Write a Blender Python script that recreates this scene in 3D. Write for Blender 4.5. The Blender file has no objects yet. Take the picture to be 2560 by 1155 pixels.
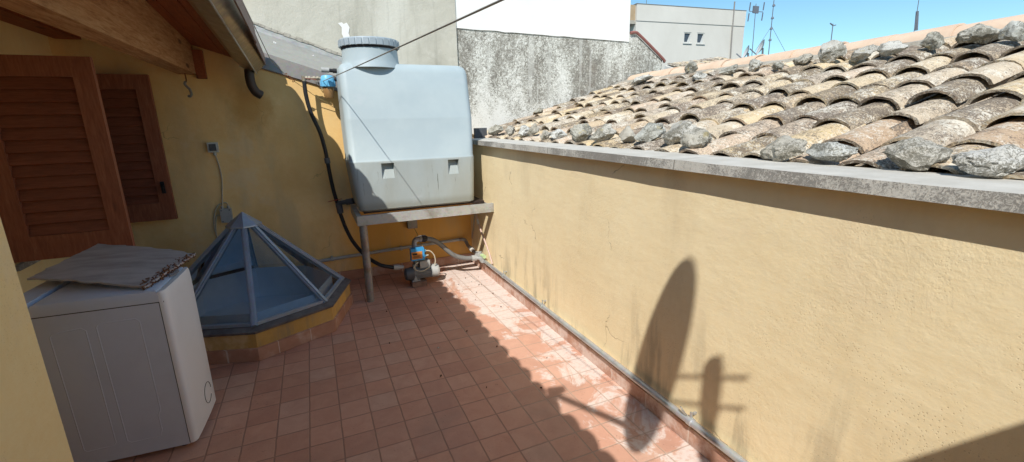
import bpy, bmesh, math, random
from mathutils import Vector, Matrix, noise
random.seed(7)
sc = bpy.context.scene
COL = sc.collection
PI = math.pi
V = Vector

# ------------------------------------------------------------------ materials
class G:
    """small builder for procedural node materials"""
    def __init__(s, name):
        s.m = bpy.data.materials.new(name); s.m.use_nodes = True
        s.nt = s.m.node_tree; s.b = s.nt.nodes['Principled BSDF']
    def n(s, t, **k):
        nd = s.nt.nodes.new(t)
        for a, v in k.items(): setattr(nd, a, v)
        return nd
    def put(s, sock, v):
        if isinstance(v, bpy.types.NodeSocket): s.nt.links.new(v, sock)
        elif isinstance(v, (tuple, list)) and sock.type == 'RGBA': sock.default_value = (*v[:3], 1)
        else: sock.default_value = v
    def pos(s): return s.n('ShaderNodeNewGeometry').outputs['Position']
    def nrm(s): return s.n('ShaderNodeNewGeometry').outputs['Normal']
    def island(s): return s.n('ShaderNodeNewGeometry').outputs['Random Per Island']
    def obj(s): return s.n('ShaderNodeTexCoord').outputs['Object']
    def orand(s): return s.n('ShaderNodeObjectInfo').outputs['Random']
    def mul(s, v, k):
        nd = s.n('ShaderNodeVectorMath', operation='MULTIPLY'); s.put(nd.inputs[0], v); s.put(nd.inputs[1], V(k)); return nd.outputs[0]
    def vadd(s, v, k):
        nd = s.n('ShaderNodeVectorMath', operation='ADD'); s.put(nd.inputs[0], v); s.put(nd.inputs[1], k); return nd.outputs[0]
    def sep(s, v):
        nd = s.n('ShaderNodeSeparateXYZ'); s.put(nd.inputs[0], v); return nd.outputs
    def comb(s, x, y, z):
        nd = s.n('ShaderNodeCombineXYZ')
        for i, q in enumerate((x, y, z)): s.put(nd.inputs[i], q)
        return nd.outputs[0]
    def noise(s, v, scale, detail=4, rough=.55, dist=0.0):
        nd = s.n('ShaderNodeTexNoise'); s.put(nd.inputs['Vector'], v)
        for a, q in (('Scale', scale), ('Detail', detail), ('Roughness', rough), ('Distortion', dist)): s.put(nd.inputs[a], q)
        return nd.outputs['Fac']
    def vor(s, v, scale, feature='F1', out='Distance', rnd=1.0):
        nd = s.n('ShaderNodeTexVoronoi', feature=feature); s.put(nd.inputs['Vector'], v); s.put(nd.inputs['Scale'], scale); s.put(nd.inputs['Randomness'], rnd)
        return nd.outputs[out]
    def white(s, v):
        nd = s.n('ShaderNodeTexWhiteNoise', noise_dimensions='3D'); s.put(nd.inputs['Vector'], v); return nd.outputs['Value']
    def math(s, op, a, b=0.0, c=0.0, clamp=False):
        nd = s.n('ShaderNodeMath', operation=op, use_clamp=clamp)
        for i, q in enumerate((a, b, c)): s.put(nd.inputs[i], q)
        return nd.outputs[0]
    def step(s, v, lo, hi, a=0.0, b=1.0):
        nd = s.n('ShaderNodeMapRange', interpolation_type='SMOOTHSTEP'); s.put(nd.inputs['Value'], v)
        for q, w in (('From Min', lo), ('From Max', hi), ('To Min', a), ('To Max', b)): s.put(nd.inputs[q], w)
        return nd.outputs['Result']
    def ramp(s, f, stops):
        nd = s.n('ShaderNodeValToRGB'); e = nd.color_ramp.elements
        while len(e) < len(stops): e.new(.5)
        for q, (p, c) in zip(e, stops): q.position = p; q.color = (*c, 1)
        s.put(nd.inputs[0], f); return nd.outputs[0]
    def mix(s, f, a, b, blend='MIX'):
        nd = s.n('ShaderNodeMix', data_type='RGBA', blend_type=blend)
        s.put(nd.inputs[0], f); s.put(nd.inputs[6], a); s.put(nd.inputs[7], b); return nd.outputs[2]
    def bump(s, h, strength=.3, dist=.01, normal=None):
        nd = s.n('ShaderNodeBump'); s.put(nd.inputs['Height'], h); s.put(nd.inputs['Strength'], strength); s.put(nd.inputs['Distance'], dist)
        if normal is not None: s.put(nd.inputs['Normal'], normal)
        return nd.outputs[0]
    def out(s, color, rough=.8, metal=0.0, normal=None, spec=.3):
        s.put(s.b.inputs['Base Color'], color); s.put(s.b.inputs['Roughness'], rough); s.put(s.b.inputs['Metallic'], metal)
        s.put(s.b.inputs['Specular IOR Level'], spec)
        if normal is not None: s.put(s.b.inputs['Normal'], normal)
        return s.m

def plaster(name, base, dark, low_stain=0.0, orange=0.0, pits=1.0, drip=False):
    g = G(name); P = g.pos(); x, y, z = g.sep(P)
    big = g.noise(P, 1.3, 5, .6, .4)
    c = g.mix(g.step(big, .32, .7), base, dark)
    fine = g.noise(P, 28, 5, .65)
    c = g.mix(.2, c, g.ramp(fine, [(.3, (.3, .3, .3)), (.7, (.8, .8, .8))]), 'SOFT_LIGHT')
    # grey mildew washed in vertical streaks from the foot of the wall
    st = g.noise(g.mul(P, (5, 5, .8)), 1.6, 6, .65, .3)
    hz = g.noise(g.mul(P, (1.3, 1.3, .6)), 1.0, 3)
    lim = g.math('MULTIPLY', hz, 1.25)
    foot = g.step(g.math('SUBTRACT', z, lim), -.62, .12, 1.0, 0.0)
    m = g.math('MULTIPLY', g.step(st, .47, .66), foot)
    c = g.mix(g.math('MULTIPLY', m, low_stain), c, (.23, .2, .145))
    wash = g.math('MULTIPLY', g.step(g.noise(g.mul(P, (2.2, 2.2, .7)), 1.0, 5, .6), .5, .7), .35 * (1 if low_stain else .4))
    c = g.mix(wash, c, (.56, .44, .27))
    pale = g.math('MULTIPLY', g.step(g.noise(P, 2.1, 5, .7), .55, .68), .35)
    c = g.mix(pale, c, (.84, .69, .46))
    # clusters of small dark pits
    v = g.vor(P, 95); pit = g.math('MULTIPLY', g.step(v, .16, .27, 1, 0), g.step(g.noise(P, 2.6, 4, .7), .48, .64))
    c = g.mix(g.math('MULTIPLY', pit, .55 * pits), c, (.22, .14, .06))
    # long hairline cracks
    W = g.vadd(P, g.mul(g.n('ShaderNodeTexNoise').outputs['Color'], (.05, .05, .05)))
    nz = g.n('ShaderNodeTexNoise'); g.put(nz.inputs['Vector'], P); g.put(nz.inputs['Scale'], 6); g.put(nz.inputs['Detail'], 4)
    W = g.vadd(P, g.mul(nz.outputs['Color'], (.22, .22, .22)))
    cr = g.vor(g.mul(W, (1, 1, .55)), 1.15, 'DISTANCE_TO_EDGE')
    crack = g.math('MULTIPLY', g.step(cr, .0008, .0035, 1, 0), g.step(g.noise(P, 1.9, 2), .56, .64))
    c = g.mix(g.math('MULTIPLY', crack, .5), c, (.2, .13, .06))
    if orange:
        om = g.math('MULTIPLY', g.step(g.noise(g.mul(P, (1.2, 1.2, 1)), 1.4, 4), .4, .65), orange)
        c = g.mix(om, c, (.62, .36, .11))
        warm_shade = g.math('MULTIPLY', g.step(z, .95, .6), g.step(x, .3, .6)); c = g.mix(g.math('MULTIPLY', warm_shade, .8), c, (.72, .38, .085))  # warm shade under the tank painted into the wall as deeper orange
        gr = g.math('MULTIPLY', g.step(g.noise(g.mul(P, (3, 3, .9)), 1.3, 5), .5, .72), .45)
        c = g.mix(gr, c, (.56, .44, .26))
    if drip:        # rusty wash below the downpipe elbow
        dd = g.n('ShaderNodeVectorMath', operation='LENGTH'); g.put(dd.inputs[0], g.mul(g.vadd(P, V((.27, -2.584, -1.76))), (1, 1, .8)))
        dm = g.step(g.math('ADD', dd.outputs['Value'], g.math('MULTIPLY', g.math('SUBTRACT', g.noise(P, 7, 4), .5), .25)), .24, .06)
        c = g.mix(g.math('MULTIPLY', dm, .6), c, (.50, .24, .05))
    h = g.math('ADD', g.math('MULTIPLY', g.noise(P, 60, 4, .7), g.step(g.noise(P, 1.7, 3), .4, .65, .12, .6)), g.math('MULTIPLY', g.noise(g.mul(P, (1, .6, 1.5)), 5, 4, .6), 1.1))
    h = g.math('SUBTRACT', h, g.math('MULTIPLY', pit, .5 * pits)); h = g.math('SUBTRACT', h, g.math('MULTIPLY', crack, .5))
    return g.out(c, .92, 0, g.bump(h, .32, .012), .15)

def m_floor():
    g = G('terracotta_tiles'); P = g.pos(); x, y, z = g.sep(P)
    T = 1 / .16
    u = g.math('MULTIPLY', x, T); v = g.math('MULTIPLY', y, T)
    wob = g.math('MULTIPLY', g.math('SUBTRACT', g.noise(P, 14, 3), .5), .035)
    fu = g.math('FRACT', g.math('ADD', u, wob)); fv = g.math('FRACT', g.math('ADD', v, wob))
    du = g.math('MINIMUM', fu, g.math('SUBTRACT', 1.0, fu)); dv = g.math('MINIMUM', fv, g.math('SUBTRACT', 1.0, fv))
    d = g.math('MINIMUM', du, dv)
    grout = g.step(d, .014, .032, 1, 0)
    cell = g.comb(g.math('FLOOR', g.math('ADD', u, wob)), g.math('FLOOR', g.math('ADD', v, wob)), 0.0)
    r = g.white(cell); r2 = g.white(g.vadd(cell, V((7.3, 2.1, 5.0))))
    c = g.ramp(r, [(0, (.49, .24, .165)), (.3, (.53, .27, .185)), (.55, (.58, .295, .2)), (.8, (.57, .315, .225)), (1, (.56, .33, .24))])
    c = g.mix(.28, c, g.ramp(g.noise(g.vadd(P, g.mul(cell, (3.1, 1.7, 0))), 9, 5, .65, .6), [(.3, (.3, .2, .2)), (.7, (.85, .75, .7))]), 'SOFT_LIGHT')
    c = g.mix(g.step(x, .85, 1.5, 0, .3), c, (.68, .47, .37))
    # scuffs: short dark dashes pressed into each tile
    sc_ = g.noise(g.vadd(g.mul(P, (1.0, 1.9, 1)), g.mul(cell, (1.3, 2.7, 0))), 55, 3, .6, 1.2)
    scuff = g.math('MULTIPLY', g.step(sc_, .655, .70), g.step(g.noise(P, 6, 3), .42, .6))
    c = g.mix(g.math('MULTIPLY', scuff, .75), c, (.2, .08, .045))
    # smooth dirt film
    c = g.mix(g.math('MULTIPLY', g.step(g.noise(P, 2.3, 5, .6), .5, .75), .3), c, (.3, .2, .15))
    c = g.mix(g.math('MULTIPLY', grout, .75), c, (.33, .175, .12))
    # lime bloom washed down from the sunny wall
    wob2 = g.noise(g.mul(P, (1, .8, 1)), 3.2, 6, .68, .7)
    side = g.step(x, .95, 1.62)
    far = g.step(y, .2, 1.9, 0, .22)
    q = g.math('ADD', g.math('ADD', wob2, g.math('MULTIPLY', side, .215)), g.math('MULTIPLY', far, side))
    bloom = g.math('MULTIPLY', g.step(q, .70, .78), g.step(x, .9, 1.05))
    bloom = g.math('MULTIPLY', bloom, g.step(g.noise(P, 34, 4, .7), .3, .52, .45, 1))
    c = g.mix(g.math('MULTIPLY', bloom, .8), c, (.74, .66, .61))
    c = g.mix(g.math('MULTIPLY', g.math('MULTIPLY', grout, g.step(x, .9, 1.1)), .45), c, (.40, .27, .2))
    c = g.mix(g.math('MULTIPLY', g.math('MULTIPLY', grout, g.step(x, 1.1, .9)), .12), c, (.15, .075, .05))  # joints painted darker in the eave shade, paler in the sun
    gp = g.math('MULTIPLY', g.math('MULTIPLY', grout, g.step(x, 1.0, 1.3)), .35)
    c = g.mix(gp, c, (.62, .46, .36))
    h = g.math('SUBTRACT', g.math('MULTIPLY', g.noise(P, 70, 3), .25), g.math('MULTIPLY', grout, 1.0))
    h = g.math('ADD', h, g.math('MULTIPLY', r2, .35))
    h = g.math('SUBTRACT', h, g.math('MULTIPLY', scuff, .3))
    return g.out(c, g.step(r, 0, 1, .5, .75), 0, g.bump(h, .45, .006), .35)

def m_skirt():
    g = G('skirting_tile'); P = g.pos(); x, y, z = g.sep(P)
    c = g.ramp(g.noise(P, 5, 5, .65), [(.3, (.36, .17, .11)), (.55, (.46, .25, .17)), (.75, (.6, .44, .36))])
    k = g.math('ADD', g.math('MULTIPLY', x, 1 / .32), g.math('MULTIPLY', y, 1 / .32)); f = g.math('FRACT', k)
    j = g.step(g.math('MINIMUM', f, g.math('SUBTRACT', 1.0, f)), .006, .016, 1, 0)
    c = g.mix(j, c, (.6, .5, .42))
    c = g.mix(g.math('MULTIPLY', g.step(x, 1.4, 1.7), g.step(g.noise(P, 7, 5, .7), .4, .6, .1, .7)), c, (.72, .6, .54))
    return g.out(c, .6, 0, g.bump(g.noise(P, 60, 3), .2, .004))

def m_noise(name, stops, scale=6, detail=6, rough=.6, dist=0, rgh=.8, metal=0.0, bump=.25, bd=.006, bscale=40, stretch=(1, 1, 1), obj=False, spec=.3):
    g = G(name); P = g.obj() if obj else g.pos()
    P2 = g.mul(P, stretch)
    c = g.ramp(g.noise(P2, scale, detail, rough, dist), stops)
    return g.out(c, rgh, metal, g.bump(g.noise(P2, bscale, 4, .6), bump, bd), spec)

def m_grey_wall():
    g = G('grey_render'); P = g.pos(); x, y, z = g.sep(P)
    c = g.ramp(g.noise(P, 1.6, 6, .62, .6), [(.3, (.43, .41, .34)), (.5, (.53, .505, .425)), (.72, (.62, .60, .52))])
    c = g.mix(g.math('MULTIPLY', g.step(g.noise(P, 7, 5, .7), .5, .7), .35), c, (.66, .63, .56))
    stk = g.noise(g.mul(P, (6, 6, .5)), 1.5, 5, .6)
    c = g.mix(g.math('MULTIPLY', g.step(stk, .52, .7), .35), c, (.26, .245, .2))
    v = g.noise(P, 26, 3, .7); c = g.mix(g.math('MULTIPLY', g.step(v, .68, .72), .6), c, (.16, .14, .1))
    return g.out(c, .92, 0, g.bump(g.math('ADD', g.noise(P, 45, 4, .7), g.noise(P, 6, 4)), .35, .012), .15)

def m_mottled():
    g = G('mouldy_render'); P = g.pos(); x, y, z = g.sep(P)
    nz = g.n('ShaderNodeTexNoise'); g.put(nz.inputs['Vector'], P); g.put(nz.inputs['Scale'], 14); g.put(nz.inputs['Detail'], 4)
    W = g.vadd(P, g.mul(nz.outputs['Color'], (.05, .05, .05)))
    a = g.noise(W, 30, 7, .75, 1.6)
    low = g.noise(g.mul(P, (1, 1, .55)), 2.6, 5, .6)
    hz = g.step(z, 1.4, 1.95, -.085, .045)
    q = g.math('ADD', g.math('ADD', a, g.math('MULTIPLY', g.math('SUBTRACT', low, .5), .55)), hz)
    c = g.ramp(q, [(.40, (.74, .73, .68)), (.475, (.62, .61, .55)), (.535, (.36, .345, .30)), (.62, (.22, .205, .175)), (.8, (.12, .11, .10))])
    stk = g.noise(g.mul(P, (7, 7, .4)), 1.7, 4, .6)
    c = g.mix(g.math('MULTIPLY', g.step(stk, .56, .68), .4), c, (.66, .65, .6))
    c = g.mix(g.math('MULTIPLY', g.step(low, .55, .7), .22), c, (.25, .17, .12))
    return g.out(c, .95, 0, g.bump(a, .3, .01), .1)

def m_roof_tile(name='canal_tile'):
    g = G(name); P = g.pos(); r = g.island()
    c = g.ramp(r, [(0, (.48, .35, .24)), (.18, (.60, .49, .33)), (.4, (.53, .44, .33)), (.55, (.65, .50, .29)), (.72, (.50, .43, .34)), (.86, (.57, .43, .31)), (1, (.48, .41, .32))])
    Q = g.vadd(P, g.comb(g.math('MULTIPLY', r, 9.0), g.math('MULTIPLY', r, 5.0), 0.0))
    c = g.mix(.45, c, g.ramp(g.noise(Q, 11, 5, .65), [(.3, (.3, .28, .27)), (.7, (.85, .83, .8))]), 'SOFT_LIGHT')
    nz = g.n('ShaderNodeTexNoise'); g.put(nz.inputs['Vector'], P); g.put(nz.inputs['Scale'], 18); g.put(nz.inputs['Detail'], 3)
    W = g.vadd(P, g.mul(nz.outputs['Color'], (.03, .03, .03)))
    li = g.noise(W, 62, 6, .8, 1.6)
    patch = g.noise(Q, 8.0, 5, .7)
    tr = g.step(g.white(g.comb(r, r, r)), .1, .8, -.085, .055)
    k = g.math('ADD', li, g.math('ADD', g.math('MULTIPLY', g.math('SUBTRACT', patch, .5), .42), tr))
    c = g.mix(g.math('MULTIPLY', g.step(k, .435, .54), .88), c, g.mix(g.noise(P, 20, 3), (.085, .068, .058), (.19, .155, .125)))
    k2 = g.math('ADD', g.noise(W, 50, 6, .75, 1.4), g.math('MULTIPLY', g.math('SUBTRACT', g.noise(Q, 6.0, 3), .5), .5))
    c = g.mix(g.math('MULTIPLY', g.step(k2, .53, .60), .75), c, (.72, .68, .58))
    yl = g.noise(P, 30, 4, .7); c = g.mix(g.math('MULTIPLY', g.step(yl, .66, .72), .5), c, (.42, .33, .06))
    h = g.math('ADD', li, g.math('MULTIPLY', g.noise(P, 12, 3), .6))
    return g.out(c, .95, 0, g.bump(h, .5, .008), .1)

def m_stone():
    g = G('lichen_stone'); P = g.obj(); r = g.orand()
    Q = g.vadd(P, g.comb(g.math('MULTIPLY', r, 31.0), g.math('MULTIPLY', r, 17.0), 0.0))
    c = g.ramp(g.noise(Q, 9, 6, .65, .5), [(.3, (.38, .37, .33)), (.5, (.55, .545, .49)), (.7, (.72, .72, .67))])
    c = g.mix(.5, c, g.ramp(r, [(0, (.36, .33, .25)), (.3, (.55, .53, .47)), (.5, (.42, .36, .27)), (.75, (.78, .78, .76)), (1, (.46, .48, .44))]))
    li = g.noise(Q, 75, 6, .78, 1.6)
    pt = g.noise(Q, 9, 4)
    k = g.math('ADD', li, g.math('MULTIPLY', g.math('SUBTRACT', pt, .5), .7))
    c = g.mix(g.math('MULTIPLY', g.step(k, .47, .56), .8), c, (.14, .13, .10))
    c = g.mix(g.math('MULTIPLY', g.step(g.noise(Q, 14, 4), .62, .7), .5), c, (.4, .33, .15))
    return g.out(c, .95, 0, g.bump(g.math('ADD', li, g.noise(Q, 14, 5, .7)), .7, .012), .1)

def m_coping():
    g = G('weathered_concrete'); P = g.pos(); N = g.sep(g.nrm())
    c = g.ramp(g.noise(P, 5, 6, .65), [(.3, (.46, .44, .39)), (.6, (.58, .56, .51)), (.8, (.65, .63, .58))])
    a = g.noise(P, 95, 6, .78, 1.4); b = g.noise(g.mul(P, (1, 1.0, 1)), 2.6, 4, .65)
    side = g.step(N[2], .2, .8, 1, 0)
    k = g.math('ADD', a, g.math('ADD', g.math('MULTIPLY', g.math('SUBTRACT', b, .5), .9), g.step(side, 0, 1, -.2, .09)))
    c = g.mix(g.math('MULTIPLY', g.step(k, .49, .62), .7), c, (.13, .12, .11))
    jn = g.math('FRACT', g.math('MULTIPLY', g.sep(P)[1], 1 / 1.23)); jm = g.step(g.math('ABSOLUTE', g.math('SUBTRACT', jn, .5)), .0045, .002)
    c = g.mix(g.math('MULTIPLY', jm, .7), c, (.15, .14, .12))
    return g.out(c, .9, 0, g.bump(a, .35, .008), .15)

def m_wood(name, cols, axis=(1, 12, 12), knots=True, rough=.55, bumpk=.25):
    g = G(name); P = g.pos()
    Q = g.mul(P, axis)
    a = g.noise(Q, 4.5, 6, .6, 1.0)
    c = g.ramp(a, cols)
    b = g.noise(g.mul(P, tuple(q * 3 for q in axis)), 5, 4, .6, .5)
    c = g.mix(.35, c, g.ramp(b, [(.3, (.2, .2, .2)), (.7, (.8, .8, .8))]), 'SOFT_LIGHT')
    if knots:
        k = g.vor(g.mul(P, tuple(.3 + .7 * (q > 5) for q in axis)), 5.5)
        c = g.mix(g.step(k, .05, .13, .75, 0), c, (.05, .018, .01))
    return g.out(c, rough, 0, g.bump(b, bumpk, .004), .3)

def m_metal(name, col, rough=.45, metal=.7, dirt=.3, dirtcol=(.2, .17, .14)):
    g = G(name); P = g.pos()
    c = g.mix(g.math('MULTIPLY', g.step(g.noise(P, 9, 5, .65), .45, .7), dirt), col, dirtcol)
    v = g.vor(P, 60, 'F1', 'Color')
    c = g.mix(.1, c, v, 'SOFT_LIGHT')
    return g.out(c, g.step(g.noise(P, 16, 4), .3, .7, rough - .1, rough + .15), metal, g.bump(g.noise(P, 40, 3), .1, .003), .4)

def m_plain(name, col, rough=.5, metal=0.0, var=.25, scale=14, spec=.4):
    g = G(name); P = g.pos()
    n_ = g.noise(P, scale, 5, .6)
    c = g.mix(g.math('MULTIPLY', g.step(n_, .45, .75), var), col, tuple(q * .35 for q in col))
    return g.out(c, rough, metal, g.bump(g.noise(P, 50, 3), .08, .003), spec)

def m_tank():
    g = G('tank_plastic'); P = g.pos(); x, y, z = g.sep(P)
    c = g.mix(g.step(g.noise(P, 2.5, 5, .6), .35, .7), (.385, .46, .485), (.435, .51, .525))
    low = g.step(z, 1.275, 1.262, 0, 1)
    film = g.math('MULTIPLY', low, g.step(g.noise(g.mul(P, (3, 3, .9)), 2, 5, .6), .3, .7, .45, .85))
    c = g.mix(film, c, (.345, .37, .345))
    stk = g.noise(g.mul(P, (34, 5, 1.3)), 2.0, 4, .65, .3)
    zz = g.math('MULTIPLY', g.step(z, .88, 1.02), g.step(z, 1.16, 1.3, 1, 0))
    c = g.mix(g.math('MULTIPLY', g.math('MULTIPLY', g.step(stk, .63, .67), zz), .8), c, (.1, .11, .08))
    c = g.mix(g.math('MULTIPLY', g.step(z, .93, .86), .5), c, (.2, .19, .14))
    chalk = g.step(g.noise(g.mul(P, (1, 1, 2)), 3.4, 5, .7), .58, .72, 0, .25)
    c = g.mix(chalk, c, (.5, .54, .57))
    return g.out(c, .5, 0, g.bump(g.noise(P, 120, 2), .06, .002), .35)

def m_glass():
    m = bpy.data.materials.new('skylight_glass'); m.use_nodes = True; nt = m.node_tree; nt.nodes.clear()
    o = nt.nodes.new('ShaderNodeOutputMaterial'); mx = nt.nodes.new('ShaderNodeMixShader')
    tr = nt.nodes.new('ShaderNodeBsdfTransparent'); gl = nt.nodes.new('ShaderNodeBsdfGlossy'); df = nt.nodes.new('ShaderNodeBsdfDiffuse'); mx2 = nt.nodes.new('ShaderNodeMixShader')
    tr.inputs[0].default_value = (.88, .92, .95, 1); gl.inputs[0].default_value = (.85, .95, 1, 1); gl.inputs[1].default_value = .03
    df.inputs[0].default_value = (.3, .34, .36, 1)
    fr = nt.nodes.new('ShaderNodeFresnel'); fr.inputs[0].default_value = 1.5
    ns = nt.nodes.new('ShaderNodeTexNoise'); ns.inputs['Scale'].default_value = 4; ns.inputs['Detail'].default_value = 5
    mr = nt.nodes.new('ShaderNodeMapRange'); mr.inputs[1].default_value = .4; mr.inputs[2].default_value = .8; mr.inputs[3].default_value = .03; mr.inputs[4].default_value = .16
    L = nt.links.new
    L(ns.outputs['Fac'], mr.inputs[0]); L(mr.outputs[0], mx2.inputs[0]); L(tr.outputs[0], mx2.inputs[1]); L(df.outputs[0], mx2.inputs[2])
    L(fr.outputs[0], mx.inputs[0]); L(mx2.outputs[0], mx.inputs[1]); L(gl.outputs[0], mx.inputs[2]); L(mx.outputs[0], o.inputs[0])
    return m

M = dict(
    parapet=plaster('sunny_yellow_plaster', (.90, .755, .485), (.85, .695, .43), low_stain=.55, pits=.5),
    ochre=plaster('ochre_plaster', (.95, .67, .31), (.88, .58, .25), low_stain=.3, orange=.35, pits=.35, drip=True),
    curb=plaster('curb_plaster', (.62, .38, .12), (.44, .26, .08), low_stain=.6, orange=0, pits=.3),
    facade=plaster('facade_plaster', (.94, .73, .37), (.9, .68, .33), pits=.25),
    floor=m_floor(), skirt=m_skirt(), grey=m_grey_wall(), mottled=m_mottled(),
    white=m_noise('white_render', [(.3, (.8, .79, .75)), (.7, (.86, .85, .82))], 3, bump=.15, rgh=.9),
    tile=m_roof_tile(), stone=m_stone(), coping=m_coping(),
    ridge=m_noise('ridge_clay', [(.3, (.60, .43, .31)), (.6, (.68, .52, .39)), (.8, (.72, .58, .46))], 5, rgh=.85, bump=.2),
    mortar=m_noise('mortar', [(.3, (.3, .27, .22)), (.6, (.43, .4, .34)), (.8, (.5, .47, .4))], 12, bump=.6, bd=.012, rgh=.95),
    shutter=m_wood('shutter_wood', [(.3, (.225, .075, .04)), (.55, (.30, .105, .055)), (.75, (.36, .14, .075))], (9, 9, 1)),
    slat=m_wood('slat_wood', [(.3, (.19, .06, .033)), (.55, (.245, .08, .043)), (.75, (.29, .10, .055))], (1, 9, 9), knots=False),
    beam=m_wood('weathered_beam', [(.3, (.28, .125, .05)), (.5, (.43, .225, .10)), (.72, (.52, .32, .17))], (11, 1.1, 11), rough=.85, bumpk=.8),
    redwood=m_wood('red_stained_wood', [(.3, (.23, .065, .027)), (.55, (.32, .092, .038)), (.75, (.39, .125, .05))], (9, 1, 9), rough=.6),
    galv=m_metal('galvanised_steel', (.56, .58, .58), .42, .6, .35),
    flash=m_metal('flashing_sheet', (.42, .42, .39), .5, .45, .3, (.3, .29, .27)),
    gutter=m_metal('gutter_metal', (.42, .36, .27), .38, .7, .3),
    darkmetal=m_plain('dark_brown_metal', (.06, .045, .04), .45, .3),
    purple=m_plain('purplish_edge', (.17, .1, .085), .6),
    stand=m_metal('stand_steel', (.46, .47, .45), .5, .35, .55, (.25, .22, .18)),
    leg=m_metal('leg_steel', (.3, .29, .28), .5, .4, .6, (.2, .12, .07)),
    frame=m_metal('skylight_frame_paint', (.37, .43, .52), .4, .4, .25, (.2, .2, .2)),
    tank=m_tank(), lid=m_plain('lid_plastic', (.36, .42, .46), .5, var=.15),
    black=m_plain('black_rubber', (.022, .022, .024), .45, var=.2), grayhose=m_plain('grey_hose', (.19, .19, .185), .55),
    gray=m_plain('grey_plastic', (.40, .41, .4), .5), darkgray=m_plain('dark_grey_paint', (.10, .105, .115), .45),
    motor=m_plain('motor_grey', (.27, .285, .30), .45), blue=m_plain('blue_plastic', (.05, .33, .66), .4, var=.1),
    bluelight=m_plain('light_blue_plastic', (.16, .5, .78), .4, var=.1), orange=m_plain('orange_label', (.62, .24, .05), .5, var=.3),
    amber=m_plain('amber_cup', (.30, .17, .07), .25, var=.3), brass=m_plain('brass', (.45, .4, .3), .4, .6), red=m_plain('red_paint', (.5, .05, .03), .5),
    green=m_plain('green_cap', (.5, .66, .35), .5), cream=m_plain('cream_cable', (.52, .47, .36), .6), pinkpipe=m_plain('pinkish_conduit', (.55, .4, .34), .55),
    sill=m_noise('grimy_sill', [(.3, (.09, .08, .08)), (.6, (.17, .15, .145)), (.8, (.24, .2, .18))], 14, rgh=.75, bump=.4),
    fascia=m_metal('fascia_dark_reflection', (.27, .25, .23), .5, .3, .3, (.2, .18, .16)),  # same sheet as the flashing, its darker reflection painted into the colour
    brick=m_noise('brown_brick', [(.3, (.18, .11, .08)), (.7, (.3, .2, .15))], 16, rgh=.9),
    enamel=m_plain('white_enamel', (.80, .80, .80), .35, var=.06, scale=5), enamel2=m_plain('grey_enamel', (.60, .65, .75), .4, var=.1, scale=5),  # second enamel greyer and bluer, for cabinet, lid and control strip
    darkgap=m_plain('dark_gap', (.03, .025, .025), .8), rust=m_plain('rust', (.2, .07, .03), .9), marblegrey=m_plain('lid_panel', (.36, .33, .32), .5),
    card=m_noise('grey_fibre_board', [(.3, (.32, .28, .27)), (.55, (.44, .40, .39)), (.75, (.5, .46, .45))], 5, rgh=.9, stretch=(1, 3, 1)),
    cardedge=m_noise('torn_board_edge', [(.3, (.08, .035, .018)), (.6, (.26, .11, .05)), (.8, (.4, .2, .1))], 40, rgh=.95, bump=.9, bd=.02),
    shaft=m_noise('blue_white_paint', [(.3, (.55, .64, .73)), (.7, (.64, .72, .8))], 4, rgh=.7, bump=.1), glass=m_glass(),
    steel=m_plain('wire_steel', (.33, .32, .30), .45, .5), wirey=m_plain('yellowish_wire', (.42, .3, .12), .6, .2),
    wingal=m_plain('window_glass', (.06, .07, .085), .12, var=.3), winframe=m_plain('window_frame', (.6, .59, .55), .6),
    bld=m_noise('beige_block_render', [(.3, (.58, .55, .49)), (.6, (.65, .62, .56)), (.8, (.69, .66, .60))], .5, 6, stretch=(1, 1, .6), rgh=.92, bump=.1),
    bldcap=m_plain('dark_cap', (.27, .25, .23), .8), tan=m_noise('tan_panel', [(.3, (.36, .26, .16)), (.7, (.46, .35, .23))], 2, rgh=.9),
    redtrim=m_plain('red_trim', (.3, .12, .1), .6), ant=m_plain('antenna_metal', (.2, .21, .24), .5, .3), dish=m_plain('dish_white', (.62, .62, .6), .5, var=.1),
    curtain=m_plain('curtain', (.55, .55, .53), .8), leaf=m_plain('dry_leaf', (.1, .055, .03), .9), pebble=m_plain('pale_scrap', (.5, .47, .42), .9),
    label=m_plain('pale_label', (.6, .6, .56), .6), putty=m_plain('white_filler', (.8, .79, .76), .9, var=.1),
    ground=m_noise('street_ground', [(.3, (.06, .06, .06)), (.7, (.12, .115, .11))], .3, rgh=.95),
)

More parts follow.
